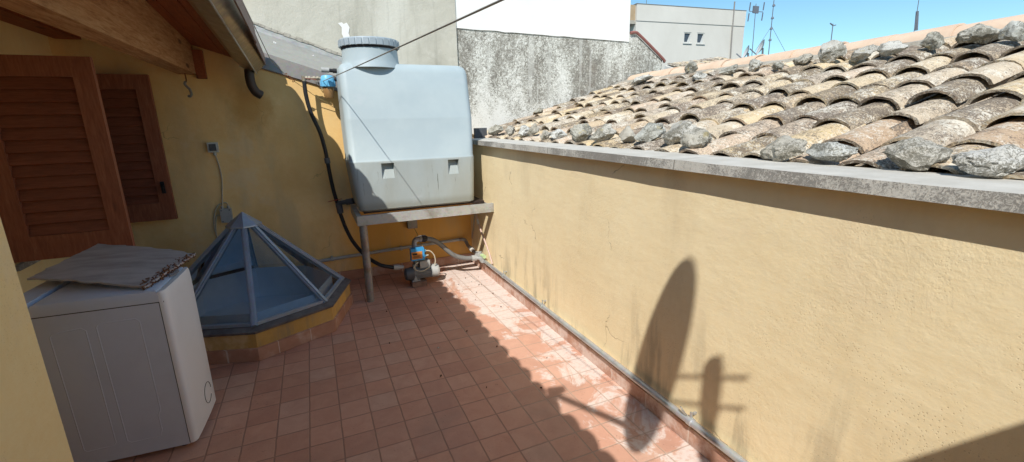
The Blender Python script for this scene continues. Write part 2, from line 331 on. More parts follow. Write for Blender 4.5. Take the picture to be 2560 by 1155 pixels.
# ------------------------------------------------------------------ mesh helpers
class MB:
    def __init__(s): s.bm = bmesh.new()
    def face(s, pts):
        return s.bm.faces.new([s.bm.verts.new(V(p)) for p in pts])
    def hexa(s, a, b):
        """two quads a (bottom) and b (top), same winding"""
        va = [s.bm.verts.new(V(p)) for p in a]; vb = [s.bm.verts.new(V(p)) for p in b]; n = len(va)
        s.bm.faces.new(va[::-1]); s.bm.faces.new(vb)
        for i in range(n): s.bm.faces.new((va[i], va[(i + 1) % n], vb[(i + 1) % n], vb[i]))
        return s
    def box(s, x0, x1, y0, y1, z0, z1):
        return s.hexa([(x0, y0, z0), (x1, y0, z0), (x1, y1, z0), (x0, y1, z0)], [(x0, y0, z1), (x1, y0, z1), (x1, y1, z1), (x0, y1, z1)])
    def obox(s, c, ax, ay, az, dx, dy, dz):
        c, ax, ay, az = V(c), V(ax).normalized() * dx / 2, V(ay).normalized() * dy / 2, V(az).normalized() * dz / 2
        q = [(-1, -1), (1, -1), (1, 1), (-1, 1)]
        return s.hexa([c + ax * i + ay * j - az for i, j in q], [c + ax * i + ay * j + az for i, j in q])
    def bar(s, p, q, w, h, up=(0, 0, 1)):
        p, q = V(p), V(q); d = (q - p); a = d.normalized(); r = a.cross(V(up)).normalized(); u = r.cross(a)
        return s.obox((p + q) / 2, a, r, u, d.length, w, h)
    def prism(s, poly, d):
        d = V(d); return s.hexa([V(p) for p in poly], [V(p) + d for p in poly])
    def rings(s, rs, cap=(True, True), closed=True):
        vs = [[s.bm.verts.new(V(p)) for p in r] for r in rs]; n = len(vs[0])
        for a, b in zip(vs, vs[1:]):
            for i in range(n if closed else n - 1): s.bm.faces.new((a[i], a[(i + 1) % n], b[(i + 1) % n], b[i]))
        if cap[0]: s.bm.faces.new(vs[0][::-1])
        if cap[1]: s.bm.faces.new(vs[-1])
        return s
    def cyl(s, p, q, r0, r1=None, seg=16, cap=(True, True)):
        p, q = V(p), V(q); r1 = r0 if r1 is None else r1; a = (q - p).normalized()
        u = a.cross(V((0, 0, 1)) if abs(a.z) < .9 else V((1, 0, 0))).normalized(); w = a.cross(u)
        def ring(c, r): return [c + (u * math.cos(t) + w * math.sin(t)) * r for t in [2 * PI * i / seg for i in range(seg)]]
        return s.rings([ring(p, r0), ring(q, r1)], cap)
    def tube(s, pts, r, seg=8, smooth=True, sub=6):
        P = [V(p) for p in pts]
        if smooth and len(P) > 2:
            Q = []
            for i in range(len(P) - 1):
                a, b = P[i], P[i + 1]; p0 = P[i - 1] if i else a * 2 - b; p3 = P[i + 2] if i + 2 < len(P) else b * 2 - a
                for k in range(sub):
                    t = k / sub; t2, t3 = t * t, t * t * t
                    Q.append(.5 * (2 * a + (b - p0) * t + (2 * p0 - 5 * a + 4 * b - p3) * t2 + (3 * a - p0 - 3 * b + p3) * t3))
            P = Q + [P[-1]]
        rs = []; u = None
        for i, p in enumerate(P):
            d = (P[min(i + 1, len(P) - 1)] - P[max(i - 1, 0)]).normalized()
            if u is None: u = d.cross(V((0, 0, 1)) if abs(d.z) < .9 else V((1, 0, 0))).normalized()
            u = (u - d * u.dot(d)).normalized(); w = d.cross(u)
            rr = r(i / (len(P) - 1)) if callable(r) else r
            rs.append([p + (u * math.cos(t) + w * math.sin(t)) * rr for t in [2 * PI * k / seg for k in range(seg)]])
        return s.rings(rs)
    def lathe(s, prof, c, axis='z', seg=32):
        rs = []
        for r, h in prof: rs.append([V((c[0] + r * math.cos(t), c[1] + r * math.sin(t), c[2] + h)) for t in [2 * PI * k / seg for k in range(seg)]])
        return s.rings(rs)
    def bevel(s, w, seg=2, ang=40):
        es = [e for e in s.bm.edges if len(e.link_faces) == 2 and e.calc_face_angle(0) > math.radians(ang)]
        bmesh.ops.bevel(s.bm, geom=es, offset=w, segments=seg, affect='EDGES', profile=.6, clamp_overlap=True); return s

ORG = {}
def build(name, mb, mat, parent=None, sharp=35, bevel=0):
    bm = mb.bm
    if bevel: mb.bevel(bevel)
    bmesh.ops.recalc_face_normals(bm, faces=bm.faces)
    for f in bm.faces: f.smooth = True
    for e in bm.edges:
        if len(e.link_faces) != 2 or e.calc_face_angle(0) > math.radians(sharp): e.smooth = False
    if parent is not None: o0 = ORG[parent.name]
    else:
        lo = [min(v.co[i] for v in bm.verts) for i in range(3)]; hi = [max(v.co[i] for v in bm.verts) for i in range(3)]
        o0 = V(((lo[0] + hi[0]) / 2, (lo[1] + hi[1]) / 2, lo[2]))
    for v in bm.verts: v.co -= o0
    me = bpy.data.meshes.new(name); bm.to_mesh(me); bm.free()
    for m in (mat if isinstance(mat, (list, tuple)) else [mat]): me.materials.append(M[m] if isinstance(m, str) else m)
    o = bpy.data.objects.new(name, me); COL.objects.link(o)
    if parent is not None: o.parent = parent
    else: o.location = o0
    ORG[o.name] = o0
    return o
def tag(o, label=None, cat=None, group=None, kind=None):
    if label: o['label'] = label
    if cat: o['category'] = cat
    if group: o['group'] = group
    if kind: o['kind'] = kind
    return o
def thing(name, loc, label, cat, group=None):
    o = bpy.data.objects.new(name, None); COL.objects.link(o); o.location = loc; o.empty_display_size = .1
    ORG[o.name] = V(loc); return tag(o, label, cat, group)
def struct(name, mb, mat): return tag(build(name, mb, mat), kind='structure')

# ------------------------------------------------------------------ key dimensions (metres)
XW, YB = 1.76, 2.584           # inner face of parapet, face of the back wall
SUN = V((1, 1.325, -1.77)).normalized()

# ------------------------------------------------------------------ ground and terrace floor
mb = MB(); mb.face([(-900, -900, -9), (900, -900, -9), (900, 900, -9), (-900, 900, -9)]); struct('ground', mb, 'ground')
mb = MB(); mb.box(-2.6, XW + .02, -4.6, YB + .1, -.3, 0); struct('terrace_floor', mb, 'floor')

# ------------------------------------------------------------------ parapet wall on the sunny side
t = thing('parapet_wall', (XW + .12, 0, 0), 'long sunlit yellow plaster parapet with a grey concrete coping along the terrace', 'wall')
mb = MB(); mb.box(XW, XW + .24, -4.6, 3.29, 0, 1.36)
build('wall', mb, 'parapet', t)
mb = MB()
n = 40
for i in range(n + 1): pass
ys = [-4.6 + (7.16) * i / n for i in range(n + 1)]
rs = []
for y in ys:
    a = .004 * noise.noise(V((y * 3, 1, 0))); b = .004 * noise.noise(V((y * 5, 7, 0)))
    rs.append([(XW - .058 + a, y, 1.361), (XW + .26, y, 1.361), (XW + .26, y, 1.408), (XW + .1, y, 1.408 + b * .5), (XW - .054 + a, y, 1.405 + b)])
mb.rings(rs); build('coping', mb, 'coping', t, bevel=.004)
mb = MB(); mb.box(XW - .012, XW, -4.6, YB - .013, .002, .092); build('skirting', mb, 'skirt', t, bevel=.003)

# ------------------------------------------------------------------ back wall with sloping flashing
t = thing('back_wall', (0, YB + .08, 0), 'ochre yellow plaster end wall with a sloping top behind the water tank', 'wall')
mb = MB()
def ztop(x): return 2.06 - .312 * (x + .027) + .03
YG = 3.27
mb.hexa([(-2.6, YB, 0), (XW - .001, YB, 0), (XW - .001, YG - .002, 0), (-2.6, YG - .002, 0)],
        [(-2.6, YB, ztop(-2.6)), (XW - .001, YB, ztop(XW)), (XW - .001, YG - .002, ztop(XW) + .28), (-2.6, YG - .002, ztop(-2.6) + .28)])
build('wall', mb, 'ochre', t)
mb = MB()
def fl(x): return [(x, YG - .004, 2.564 - .346 * (x + .163)), (x, YG - .008, 2.548 - .346 * (x + .163)), (x, YG - .035, 2.50 - .342 * (x + .15)), (x, YB - .006, 2.220 - .323 * (x + .09)), (x, YB - .022, 2.06 - .312 * (x + .027)), (x, YB - .012, 2.05 - .312 * (x + .027))]
A, B = fl(-.32)[:4], fl(XW)[:4]
A2, B2 = fl(-.32)[3:], fl(XW)[3:]
back = [(0, .012, 0)] * 6
mb.rings([[*A, *[V(p) + V((0, .006, .004)) for p in A[::-1]]], [*B, *[V(p) + V((0, .006, .004)) for p in B[::-1]]]])
mf = MB(); mf.rings([[*A2, *[V(p) + V((0, .006, .001)) for p in A2[::-1]]], [*B2, *[V(p) + V((0, .006, .001)) for p in B2[::-1]]]])
f = build('flashing', mb, 'flash', t, sharp=12); build('flashing_fascia', mf, 'fascia', f, sharp=12); tag(f, 'sloping grey sheet metal flashing with screw heads')
for x in (-.027, .312, .66, 1.0, 1.35):
    yy = 3.02; z = 2.220 - .323 * (x + .09) + (2.50 - 2.220 - .342 * (x + .15) + .323 * (x + .09)) * (yy - YB) / (YG - YB) + .006
    d_ = V((0, -.38, .92)); c_ = V((x, yy, z))
    mb = MB(); mb.cyl(c_ - d_ * .006, c_ + d_ * .006, .021, .018, 10); mb.cyl(c_ + d_ * .004, c_ + d_ * .016, .009, .007, 6); build('screw_head', mb, 'putty', f)
mb = MB(); mb.box(-1.54, XW - .012, YB - .012, YB, .002, .1); build('skirting', mb, 'skirt', t, bevel=.003)
# ------------------------------------------------------------------ grey rendered wall, white and mouldy neighbour building
t = thing('rendered_wall', (-.2, 2.9, 0), 'tall bare grey rendered wall with a white filler streak above the flashing', 'wall')
mb = MB(); mb.box(-6, 1.911, YG, YG + .35, -9, 5.9); build('wall', mb, 'grey', t)
mb = MB()
pts = [(0.6, 2.634), (0.633, 2.595), (0.628, 2.529), (0.644, 2.485), (0.642, 2.407), (0.664, 2.319), (0.697, 2.319), (0.697, 2.418), (0.705, 2.507), (0.697, 2.54), (0.713, 2.595), (0.689, 2.645), (0.655, 2.628), (0.639, 2.645)]
mb.prism([(x, YG - .005, z) for x, z in pts], (0, .008, 0)); build('filler_patch', mb, 'putty', t)
mb = MB()
for i in range(26):     # rough mortar edge above the flashing
    x = -.24 + i * .055; z = 2.567 - .346 * (x + .163)
    mb.obox((x, YG - .003, z + .008 + random.random() * .008), (1, 0, -.33), (0, 1, 0), (.33, 0, 1), .061, .02, .016 + random.random() * .022)
build('mortar_joint', mb, 'mortar', t)

YM = 3.3
t = thing('white_building', (3, YM + 1, -9), 'neighbouring building with bright white wall above a mouldy grey base', 'building')
mb = MB(); mb.prism([(1.913, YM, -9), (5.04, YM, -9), (5.04, YM, 2.395), (4.55, YM, 2.725), (1.913, YM, 2.7)], (0, 6, 0)); build('base_wall', mb, 'mottled', t)
mb = MB()
n = 24
lo = [(1.913 + (4.425 - 1.913) * i / n, YM - .012, 2.662 - .044 * (i / n) + .012 * noise.noise(V((i * .9, 3, 0)))) for i in range(n + 1)]
hi = [(p[0], p[1], 6.2) for p in lo]
mb.rings([[*lo, *hi[::-1]], [*[V(p) + V((0, 6.0, 0)) for p in lo], *[V(p) + V((0, 6.0, 0)) for p in hi[::-1]]]])
build('upper_wall', mb, 'white', t)
mb = MB(); mb.tube([(4.44, YM - .02, 2.735), (4.53, YM - .02, 2.745), (4.575, YM - .02, 2.725), (4.7, YM - .02, 2.645), (5.045, YM - .02, 2.405), (5.055, YM - .02, 2.37)], .02, 8, sub=3); build('edge_coping', mb, 'redtrim', t)

# ------------------------------------------------------------------ canal tile roofs
def tile_cover(mb, c, a, s, n, length, r0, r1, th, seg=7, inv=False, squash=.85):
    """one barrel tile: c low end centre, a across, s up the slope, n normal"""
    ang = [PI * (.04 + .92 * i / seg) for i in range(seg + 1)]
    sg = -1 if inv else 1
    def ring(o, r): return [o + a * math.cos(t) * r + n * (sg * math.sin(t) * r * squash) for t in ang]
    e = c + s * length
    ph = c.x * 37 + c.y * 91
    rag = [s * (.006 * noise.noise(V((ph, q * .9, 0))) + .010 * max(0, noise.noise(V((ph + 9, q * .5, 3))) - .1)) for q in range(len(ang))]
    o0 = [p + q for p, q in zip(ring(c, r0), rag)]; i0 = [p + q * 1.3 for p, q in zip(ring(c, r0 - th), rag)]; o1, i1 = ring(e, r1), ring(e, r1 - th)
    mid = (c + e) / 2; om, im = ring(mid, (r0 + r1) / 2 * 1.012), ring(mid, (r0 + r1) / 2 * 1.012 - th)
    mb.rings([[*o0, *i0[::-1]], [*om, *im[::-1]], [*o1, *i1[::-1]]])

def tile_roof(mb, O, a, s, n, cols, courses, pitch, expo, rng, mess=1.0, skip=None, wob=0.0):
    for ci in range(cols):
        drift = rng.uniform(-.012, .012) * mess
        off = rng.uniform(-.05, .05) * mess
        for k in range(courses - 1, -1, -1):
            L = expo + .1
            sa = k * expo + off + rng.uniform(-.025, .025) * mess
            if k == 0: sa = rng.uniform(-.01, .015)
            base = O(ci * pitch + drift + rng.uniform(-.008, .008) * mess) + s * sa
            yaw = rng.uniform(-.045, .045) * mess; tilt = .062 + rng.uniform(-.018, .018) * mess
            s2 = (s + a * yaw - n * tilt).normalized(); n2 = (n + s * tilt).normalized(); a2 = (a - s * yaw + n * rng.uniform(-.05, .05) * mess).normalized()
            if skip and skip(ci, k): continue
            w = pitch * .5 + rng.uniform(-.007, .006)
            tile_cover(mb, base + n * (.050 + rng.uniform(-.004, .010)), a2, s2, n2, L, w, w * .84, .016, squash=.68)
            # pan beside it
            pb = O(ci * pitch + pitch / 2 + drift) + s * (sa - .03 + rng.uniform(-.02, .02))
            if k == 0: pb = O(ci * pitch + pitch / 2) + s * 0.0
            tile_cover(mb, pb + n * (.088), a2, (s - n * .03).normalized(), n, L, .085, .093, .013, inv=True)

# neighbour roof rising away from the coping
t = thing('tiled_roof', (3, 0, .9), 'low neighbouring roof of old mottled barrel tiles weighted with stones', 'roof')
SL = .295
sl = V((1, 0, SL)).normalized(); nn = V((-SL, 0, 1)).normalized()
RX, RZ = 2.03, 1.310
rng = random.Random(11)
mb = MB()
mb.prism([(RX + .002, -4.4, RZ - .005), (RX + .002, -4.4, .7), (6.9, -4.4, .7), (6.9, -4.4, RZ - .005), (4.48, -4.4, RZ - .01 + SL * 2.45)], (0, 4.4 + YM - .01, 0)); build('roof_deck', mb, 'mortar', t)
mb = MB()
Y0 = -4.2; ncol = int((YM - .12 - Y0) / .205)
tile_roof(mb, lambda d: V((RX - .02, Y0 + .1 + d, RZ)), V((0, 1, 0)), sl, nn, ncol, 8, .205, .30, rng, 1.35)
build('barrel_tiles', mb, 'tile', t, sharp=50)
# mortar bed below the ridge
mb = MB()
rs = []
for i in range(61):
    y = -4.2 + (YM - .03 + 4.2) * i / 60
    j = .018 * noise.noise(V((y * 6, 2, 1))); j2 = .02 * noise.noise(V((y * 4, 9, 1)))
    rs.append([(4.2 + j2, y, 2.0), (4.24 + j2, y, 2.075 + j), (4.36, y, 2.10 + j * .5), (4.62, y, 2.10), (4.62, y, 1.98), (4.25, y, 1.93)])
mb.rings(rs); build('ridge_mortar', mb, 'mortar', t)
k = 0; y = YM - .06
while y > -4.0:
    mb = MB(); tile_cover(mb, V((4.5, y - .45, 2.078 + rng.uniform(-.004, .006))), V((1, 0, 0)), V((0, 1, .018)), V((0, 0, 1)), .45, .156, .124, .016, seg=10, squash=.72)
    build('ridge_tile', mb, 'ridge', t); y -= .395
# broken mortar heads of ridge

# ------------------------------------------------------------------ loose stones lying on the tiles
def rock(P, w, h, label, group, seed, pale=0, elong=1.3):
    rg = random.Random(seed)
    bm = bmesh.new(); bmesh.ops.create_icosphere(bm, subdivisions=4, radius=1)
    cuts = []
    for i in range(11):
        d = V((rg.uniform(-1, 1), rg.uniform(-1, 1), rg.uniform(-1, 1))).normalized(); cuts.append((d, rg.uniform(.5, .82)))
    ofs = V((rg.uniform(0, 50), rg.uniform(0, 50), 0))
    for v in bm.verts:
        p = v.co.copy()
        for d, q in cuts:
            e = p.dot(d) - q
            if e > 0: p -= d * e * .93
        p *= 1 + .26 * noise.noise(p * 1.6 + ofs) + .13 * noise.noise(p * 3.7 + ofs) + .075 * noise.noise(p * 9 + ofs)
        v.co = p
    mx = [max(abs(v.co[i]) for v in bm.verts) for i in range(3)]
    ang = rg.uniform(-.6, .6)
    for v in bm.verts:
        x, y, z = v.co[0] / mx[0] * w * .5 * rg_el(elong), v.co[1] / mx[1] * w * .5, v.co[2] / mx[2] * h * .5
        c, s_ = math.cos(ang), math.sin(ang)
        v.co = V((x * c - y * s_, x * s_ + y * c, z + x * .25))
    lo = min(v.co.z for v in bm.verts)
    for v in bm.verts: v.co += V(P)
    m2 = MB(); m2.bm.free(); m2.bm = bm
    o = build('stone', m2, 'stone', sharp=28); tag(o, label, 'stone', group)
def rg_el(e): return .8
nth = ['first', 'second', 'third', 'fourth', 'fifth', 'sixth', 'seventh', 'eighth', 'ninth', 'tenth', 'eleventh', 'twelfth', 'thirteenth', 'fourteenth', 'fifteenth', 'sixteenth', 'seventeenth']
eave = [(2.06, 2.47, .20, .12), (2.06, 2.09, .13, .10), (2.08, 1.79, .14, .10), (2.10, 1.63, .12, .11), (2.03, 1.27, .13, .085), (2.07, 1.14, .16, .075), (2.06, .75, .21, .135), (2.06, .455, .18, .125), (2.06, .20, .13, .105),
        (2.13, .06, .19, .105), (2.13, -.20, .21, .125), (2.06, -.40, .19, .105), (2.01, -.93, .18, .085), (2.0, -1.12, .18, .07), (2.005, -1.375, .19, .09), (2.0, -1.575, .19, .08), (2.02, -1.85, .18, .09)]
look = ['pale flat stone', 'small grey stone', 'small rough stone', 'upright grey stone', 'low whitish stone', 'thin pale stone', 'big grey lichen-stained stone', 'bulky white-faced stone', 'narrow grey stone', 'wide blocky stone', 'large tilted grey stone', 'jagged white stone', 'rough grey-white stone', 'flat mottled stone', 'big smooth grey stone', 'long whitish rounded stone', 'grey stone']
for i, (x, y, w, h) in enumerate(eave):
    z = RZ + SL * (x - RX) + .125
    rock((x, y, z + h * .38), w * 1.04, h * 1.18, '%s on the eave tiles, %s from the water tank' % (look[i], nth[i]), 'stones weighing down the eave tiles', 100 + i)
ridge = [(2.82, 2.91, .17, .08), (3.90, 2.34, .34, .1), (4.21, 1.87, .18, .15), (3.80, 1.35, .16, .09), (3.86, 1.05, .26, .08), (3.89, .80, .18, .13), (3.84, .52, .12, .07), (3.94, .38, .18, .085), (3.94, .18, .22, .155), (3.85, -.10, .23, .105), (3.85, -.29, .18, .10), (3.88, -.50, .14, .12), (3.93, -.71, .22, .115), (3.85, -.89, .15, .12), (3.9, -1.15, .16, .1)]
look2 = ['small dark stone lying low on the tiles by the mouldy wall', 'long pale lichen stone', 'round spotted stone', 'small grey wedge stone', 'long flat grey stone', 'round dark-spotted stone', 'small low stone', 'pale buff stone', 'big dark boulder stone', 'long grey stone', 'low grey stone', 'upright pale stone', 'large white-topped stone', 'reddish-edged grey stone', 'grey stone']
for i, (x, y, w, h) in enumerate(ridge):
    z = RZ + SL * (x - RX) + .118
    lab = look2[0] if i == 0 else '%s under the ridge caps, %s from the white building' % (look2[i], nth[i - 1])
    rock((x, y, z + h * .42), w, h * 1.1, lab, 'stones lying below the ridge', 300 + i)

# ------------------------------------------------------------------ the house on the left: walls, roof, beams, gutter, shutters
H = thing('house', (-1.6, 0, 0), 'ochre house on the left with an overhanging timber eave and louvred shutters', 'house')
def zs(x, y): return 2.226 - .33 * (x + .513) - .075 * (y - YB)     # soffit plane
mb = MB()
mb.box(-3.2, -.76, -4.6, -.26, 0, 2.22); build('near_wall', mb, 'facade', H, bevel=.012)
mb = MB()
xf = -1.56
mb.box(xf - .25, xf, -.26, 1.42, 0, 2.52); mb.box(xf - .25, xf, 1.42, 2.48, 0, .80); mb.box(xf - .25, xf, 1.42, 2.48, 2.02, 2.52); mb.box(xf - .25, xf, 2.48, YB - .002, 0, 2.5)
build('facade_wall', mb, 'facade', H)
w = thing('window', (xf - .1, 1.95, .8), None, None); w.parent = H; w.location = V((xf - .1, 1.95, .8)) - ORG['house']
for nm in ('label', 'category'):
    if nm in w: del w[nm]
mb = MB()
for (y0, y1, z0, z1) in ((1.42, 1.5, .8, 2.02), (2.40, 2.48, .8, 2.02), (1.5, 2.4, .8, .88), (1.5, 2.4, 1.94, 2.02), (1.91, 1.99, .88, 1.94)): mb.box(xf - .16, xf - .1, y0, y1, z0, z1)
build('frame', mb, 'redwood', w)
mb = MB(); mb.box(xf - .14, xf - .13, 1.5, 1.909, .881, 1.939); mb.box(xf - .14, xf - .13, 1.991, 2.4, .881, 1.939); build('pane', mb, 'wingal', w)
mb = MB(); mb.box(xf - .1, xf + .03, 1.38, 2.5, .765, .799); build('sill', mb, 'coping', w)

def shutter(y, handle):
    x0, x1, z0, z1, th = -1.545, -.957, .82, 2.015, .042
    mb = MB(); sw, tr, br = .1, .115, .15
    mb.box(x0, x0 + sw, y - th / 2, y + th / 2, z0, z1); mb.box(x1 - sw, x1, y - th / 2, y + th / 2, z0, z1)
    e = .0015
    mb.box(x0 + sw, x1 - sw, y - th / 2 + e, y + th / 2 - e, z0, z0 + br); mb.box(x0 + sw, x1 - sw, y - th / 2 + e, y + th / 2 - e, z1 - tr, z1)
    o = build('shutter', mb, 'shutter', H, bevel=.003)
    mb = MB(); n = 13; zz0, zz1 = z0 + br, z1 - tr; st = (zz1 - zz0) / n
    for i in range(n):
        zc = zz0 + st * (i + .5)
        mb.obox((0.5 * (x0 + x1), y + .002, zc), (1, 0, 0), (0, .026, .066), (0, -.066, .026), x1 - x0 - 2 * sw - .002, st * 1.06, .011)
    build('louvre_slats', mb, 'slat', o)
    if handle:
        mb = MB(); mb.box(x1 - .065, x1 - .038, y - th / 2 - .012, y - th / 2 - .001, 1.05, 1.15); mb.cyl((x1 - .05, y - th / 2 - .01, 1.12), (x1 - .05, y - th / 2 - .035, 1.12), .008, None, 8); mb.bar((x1 - .05, y - th / 2 - .03, 1.135), (x1 - .05, y - th / 2 - .03, 1.07), .012, .01, (0, 1, 0))
        build('latch', mb, 'black', o, bevel=.002)
    else:
        for z in (1.0, 1.8): mb = MB(); mb.cyl((x0 + .0, y + th / 2 + .004, z - .05), (x0 + .0, y + th / 2 + .004, z + .05), .01, None, 8); build('hinge', mb, 'black', o)
    return o
tag(shutter(1.40, False), 'open louvred shutter nearer the washing machine'); tag(shutter(2.49, True), 'open louvred shutter flat against the end wall')

# soffit boards
mb = MB()
xs = [-3.2, -2.4, -1.56, -1.1, -.9, -.72, -.56, -.42, -.335]
for i in range(len(xs) - 1):
    x0, x1 = xs[i] + .003, xs[i + 1] - .003
    mb.hexa([(x0, -4.6, zs(x0, -4.6)), (x1, -4.6, zs(x1, -4.6)), (x1, YB - .003, zs(x1, YB)), (x0, YB - .003, zs(x0, YB))],
            [(x0, -4.6, zs(x0, -4.6) + .025), (x1, -4.6, zs(x1, -4.6) + .025), (x1, YB - .003, zs(x1, YB) + .025), (x0, YB - .003, zs(x0, YB) + .025)])
build('soffit_boards', mb, 'redwood', H)
mb = MB()
def beam(x0, x1, zb, y0=-.26):
    y1 = YB - .004
    mb.hexa([(x0, y0, zb), (x1, y0, zb), (x1, y1, zb), (x0, y1, zb)], [(x0, y0, zs(x0, y0) - .002), (x1, y0, zs(x1, y0) - .002), (x1, y1, zs(x1, y1) - .002), (x0, y1, zs(x0, y1) - .002)])
beam(-.77, -.637, 2.03); build('beam', mb, 'beam', H, bevel=.004)
mb = MB(); beam(-1.52, -1.36, 2.275); build('beam', mb, 'redwood', H, bevel=.004)
mb = MB(); mb.box(-.636, -.565, YB - .06, YB - .006, 1.995, 2.222); build('beam_end_trim', mb, 'redwood', H, bevel=.003)
# roof slab and tiled eave
mb = MB()
def zr(x, y): return zs(x, y) + .03
mb.hexa([(-3.2, -4.6, zr(-3.2, -4.6)), (-.14, -4.6, zr(-.14, -4.6)), (-.14, 2.46, zr(-.14, 2.46)), (-3.2, 2.46, zr(-3.2, 2.46))],
        [(-3.2, -4.6, zr(-3.2, -4.6) + .04), (-.14, -4.6, zr(-.14, -4.6) + .03), (-.14, 2.46, zr(-.14, 2.46) + .03), (-3.2, 2.46, zr(-3.2, 2.46) + .04)])
build('roof_slab', mb, 'darkmetal', H)
mb = MB()
rng = random.Random(5)
s2 = V((-1, 0, .33)).normalized(); n2 = V((.33, 0, 1)).normalized(); al = V((0, -1, .075)).normalized()
def VE(y): return 2.10 + .055 * (2.3 - y)      # height of the eave's light-grazing line above x = 0
def Oe(d):
    y = 2.36 - d
    x = -.13 if y < 1.25 else -.13 - .03 * min(1, (y - 1.25) / .2)
    return V((x - .04, y, VE(y) - 1.77 * x - .075))
tile_roof(mb, Oe, al, s2, n2, 38, 2, .18, .27, rng, .6)
build('eave_tiles', mb, 'tile', H, sharp=50)
# gutter: sloped underside, leaning bright outer face, rolled rim
def gz(y): return .075 * (2.45 - y)
mb = MB()
prof = [(-.335, 2.145), (-.278, 2.078), (-.18, 2.038), (-.170, 2.043), (-.105, 2.104), (-.096, 2.112), (-.098, 2.120), (-.108, 2.112), (-.172, 2.054), (-.272, 2.086), (-.328, 2.152)]
r0 = [(x, 2.45, z) for x, z in prof]; r1 = [(x, -4.6, z + gz(-4.6)) for x, z in prof]
mb.rings([r1, r0])
mb.hexa([(-.30, 2.446, 2.09), (-.18, 2.446, 2.045), (-.11, 2.446, 2.105), (-.29, 2.446, 2.115)], [(-.30, 2.452, 2.09), (-.18, 2.452, 2.045), (-.11, 2.452, 2.105), (-.29, 2.452, 2.115)])
gt = build('gutter', mb, 'gutter', H, sharp=20)
mb = MB(); mb.tube([(-.178, 2.452, 2.036), (-.178, -4.6, 2.036 + gz(-4.6))], .006, 8, False); build('gutter_lip', mb, 'galv', gt)
mb = MB()
def ed(y, x): z = VE(y) - 1.77 * x - .085; return [(x, y, z - .085), (x + .008, y, z - .085), (x + .008, y, z), (x, y, z)]
mb.rings([ed(-4.6, -.058), ed(1.15, -.058), ed(1.35, -.078), ed(2.42, -.10)]); build('drip_edge', mb, 'purple', H)
mb = MB(); mb.tube([(-.225, 2.40, 2.06), (-.228, 2.40, 1.99), (-.222, 2.41, 1.93), (-.20, 2.43, 1.88), (-.165, 2.45, 1.855)], .038, 14); build('downpipe_elbow', mb, 'darkmetal', gt)

# wall closing the terrace behind the camera (its shadow falls at the lower right)
t = thing('rear_wall', (.5, -3.1, 0), 'plain yellow wall closing the terrace behind the viewer', 'wall')
mb = MB(); mb.box(-.758, XW + .24, -3.2, -3.0, 0, 1.358); mb.box(.6, XW - .002, -3.19, -3.0, 1.36, 2.385); build('wall', mb, 'facade', t)

# ------------------------------------------------------------------ washing machine
ax = V((-.998, .06, 0)).normalized(); ay = V((.06, .998, 0)).normalized()   # depth (away from front) and across
W0 = V((-.525, .259, 0))
t = thing('washing_machine', W0 + ax * .3 + ay * .2, 'white top-loading washing machine with a grey side beside the skylight', 'washing machine')
def wp(d, a, z): return W0 + ax * d + ay * a + V((0, 0, z))
def wbox(mb, d0, d1, a0, a1, z0, z1): return mb.hexa([wp(d0, a0, z0), wp(d1, a0, z0), wp(d1, a1, z0), wp(d0, a1, z0)], [wp(d0, a0, z1), wp(d1, a0, z1), wp(d1, a1, z1), wp(d0, a1, z1)])
mb = MB(); wbox(mb, .034, .6, .0, .4, .025, .80)
build('cabinet', mb, 'enamel2', t, bevel=.006)
for (p, q) in (((.12, .13, .70), (.29, .13, .70)),):
    pass
mb = MB()     # pressed ribs on the side panel: outlines of two stepped panels
def rib(pts): mb.tube([wp(d, .0034, z) for d, z in pts], .0048, 8, False)
rib([(.455, .70), (.445, .715), (.34, .725), (.325, .71), (.325, .12), (.335, .105), (.44, .10), (.45, .115), (.455, .70)])
rib([(.285, .72), (.275, .735), (.135, .735), (.122, .72), (.122, .25), (.135, .22), (.135, .14), (.145, .105), (.265, .10), (.28, .115), (.285, .72)])
build('side_ribs', mb, 'enamel2', t)
mb = MB()      # rounded front panel
n = 8
sec = [(.030, -.002), (.018, -.003), (.007, .004), (.001, .02), (-.002, .1), (-.003, .2), (-.002, .3), (.001, .38), (.006, .396), (.018, .403), (.030, .402)]
lv = [(.03, 0), (.045, 0), (.80, 0), (.835, .002), (.852, .008)]
mb.rings([[wp(d + k * (1 if d < .02 else 0), a, z) for d, a in sec] for z, k in lv]); fp = build('front_panel', mb, 'enamel', t, sharp=50)
mb = MB(); wbox(mb, .0302, .0338, .0005, .3995, .03, .80); build('panel_seam', mb, 'darkgap', t)
mb = MB()
c0 = wp(-.0025, .265, .15)
mb.tube([c0 + ay * (.058 * math.cos(q)) + V((0, 0, .058 * math.sin(q))) - ax * .0015 for q in [PI * 2 * i / 28 for i in range(26)]], .0013, 6, False); build('filter_cover_seam', mb, 'darkgap', fp)
mb = MB()      # top cover: rim, control strip, lid
rs = []
for z, o in ((.803, 0), (.835, -.002), (.855, .006), (.862, .02)):
    rs.append([wp(.03 + o, -.002 + o, z), wp(.5 - o, -.002 + o, z), wp(.5 - o, .402 - o, z), wp(.03 + o, .402 - o, z)])
mb.rings(rs); build('lid', mb, 'enamel2', t, bevel=.006)
mb = MB(); wbox(mb, .505, .6, .0, .4, .803, .868); build('control_strip', mb, 'enamel2', t, bevel=.008)
mb = MB(); wbox(mb, .012, .5, -.0005, .4005, .7985, .8045); build('lid_seam', mb, 'darkgap', t)
mb = MB(); mb.bm.free(); mb.bm = bmesh.new()
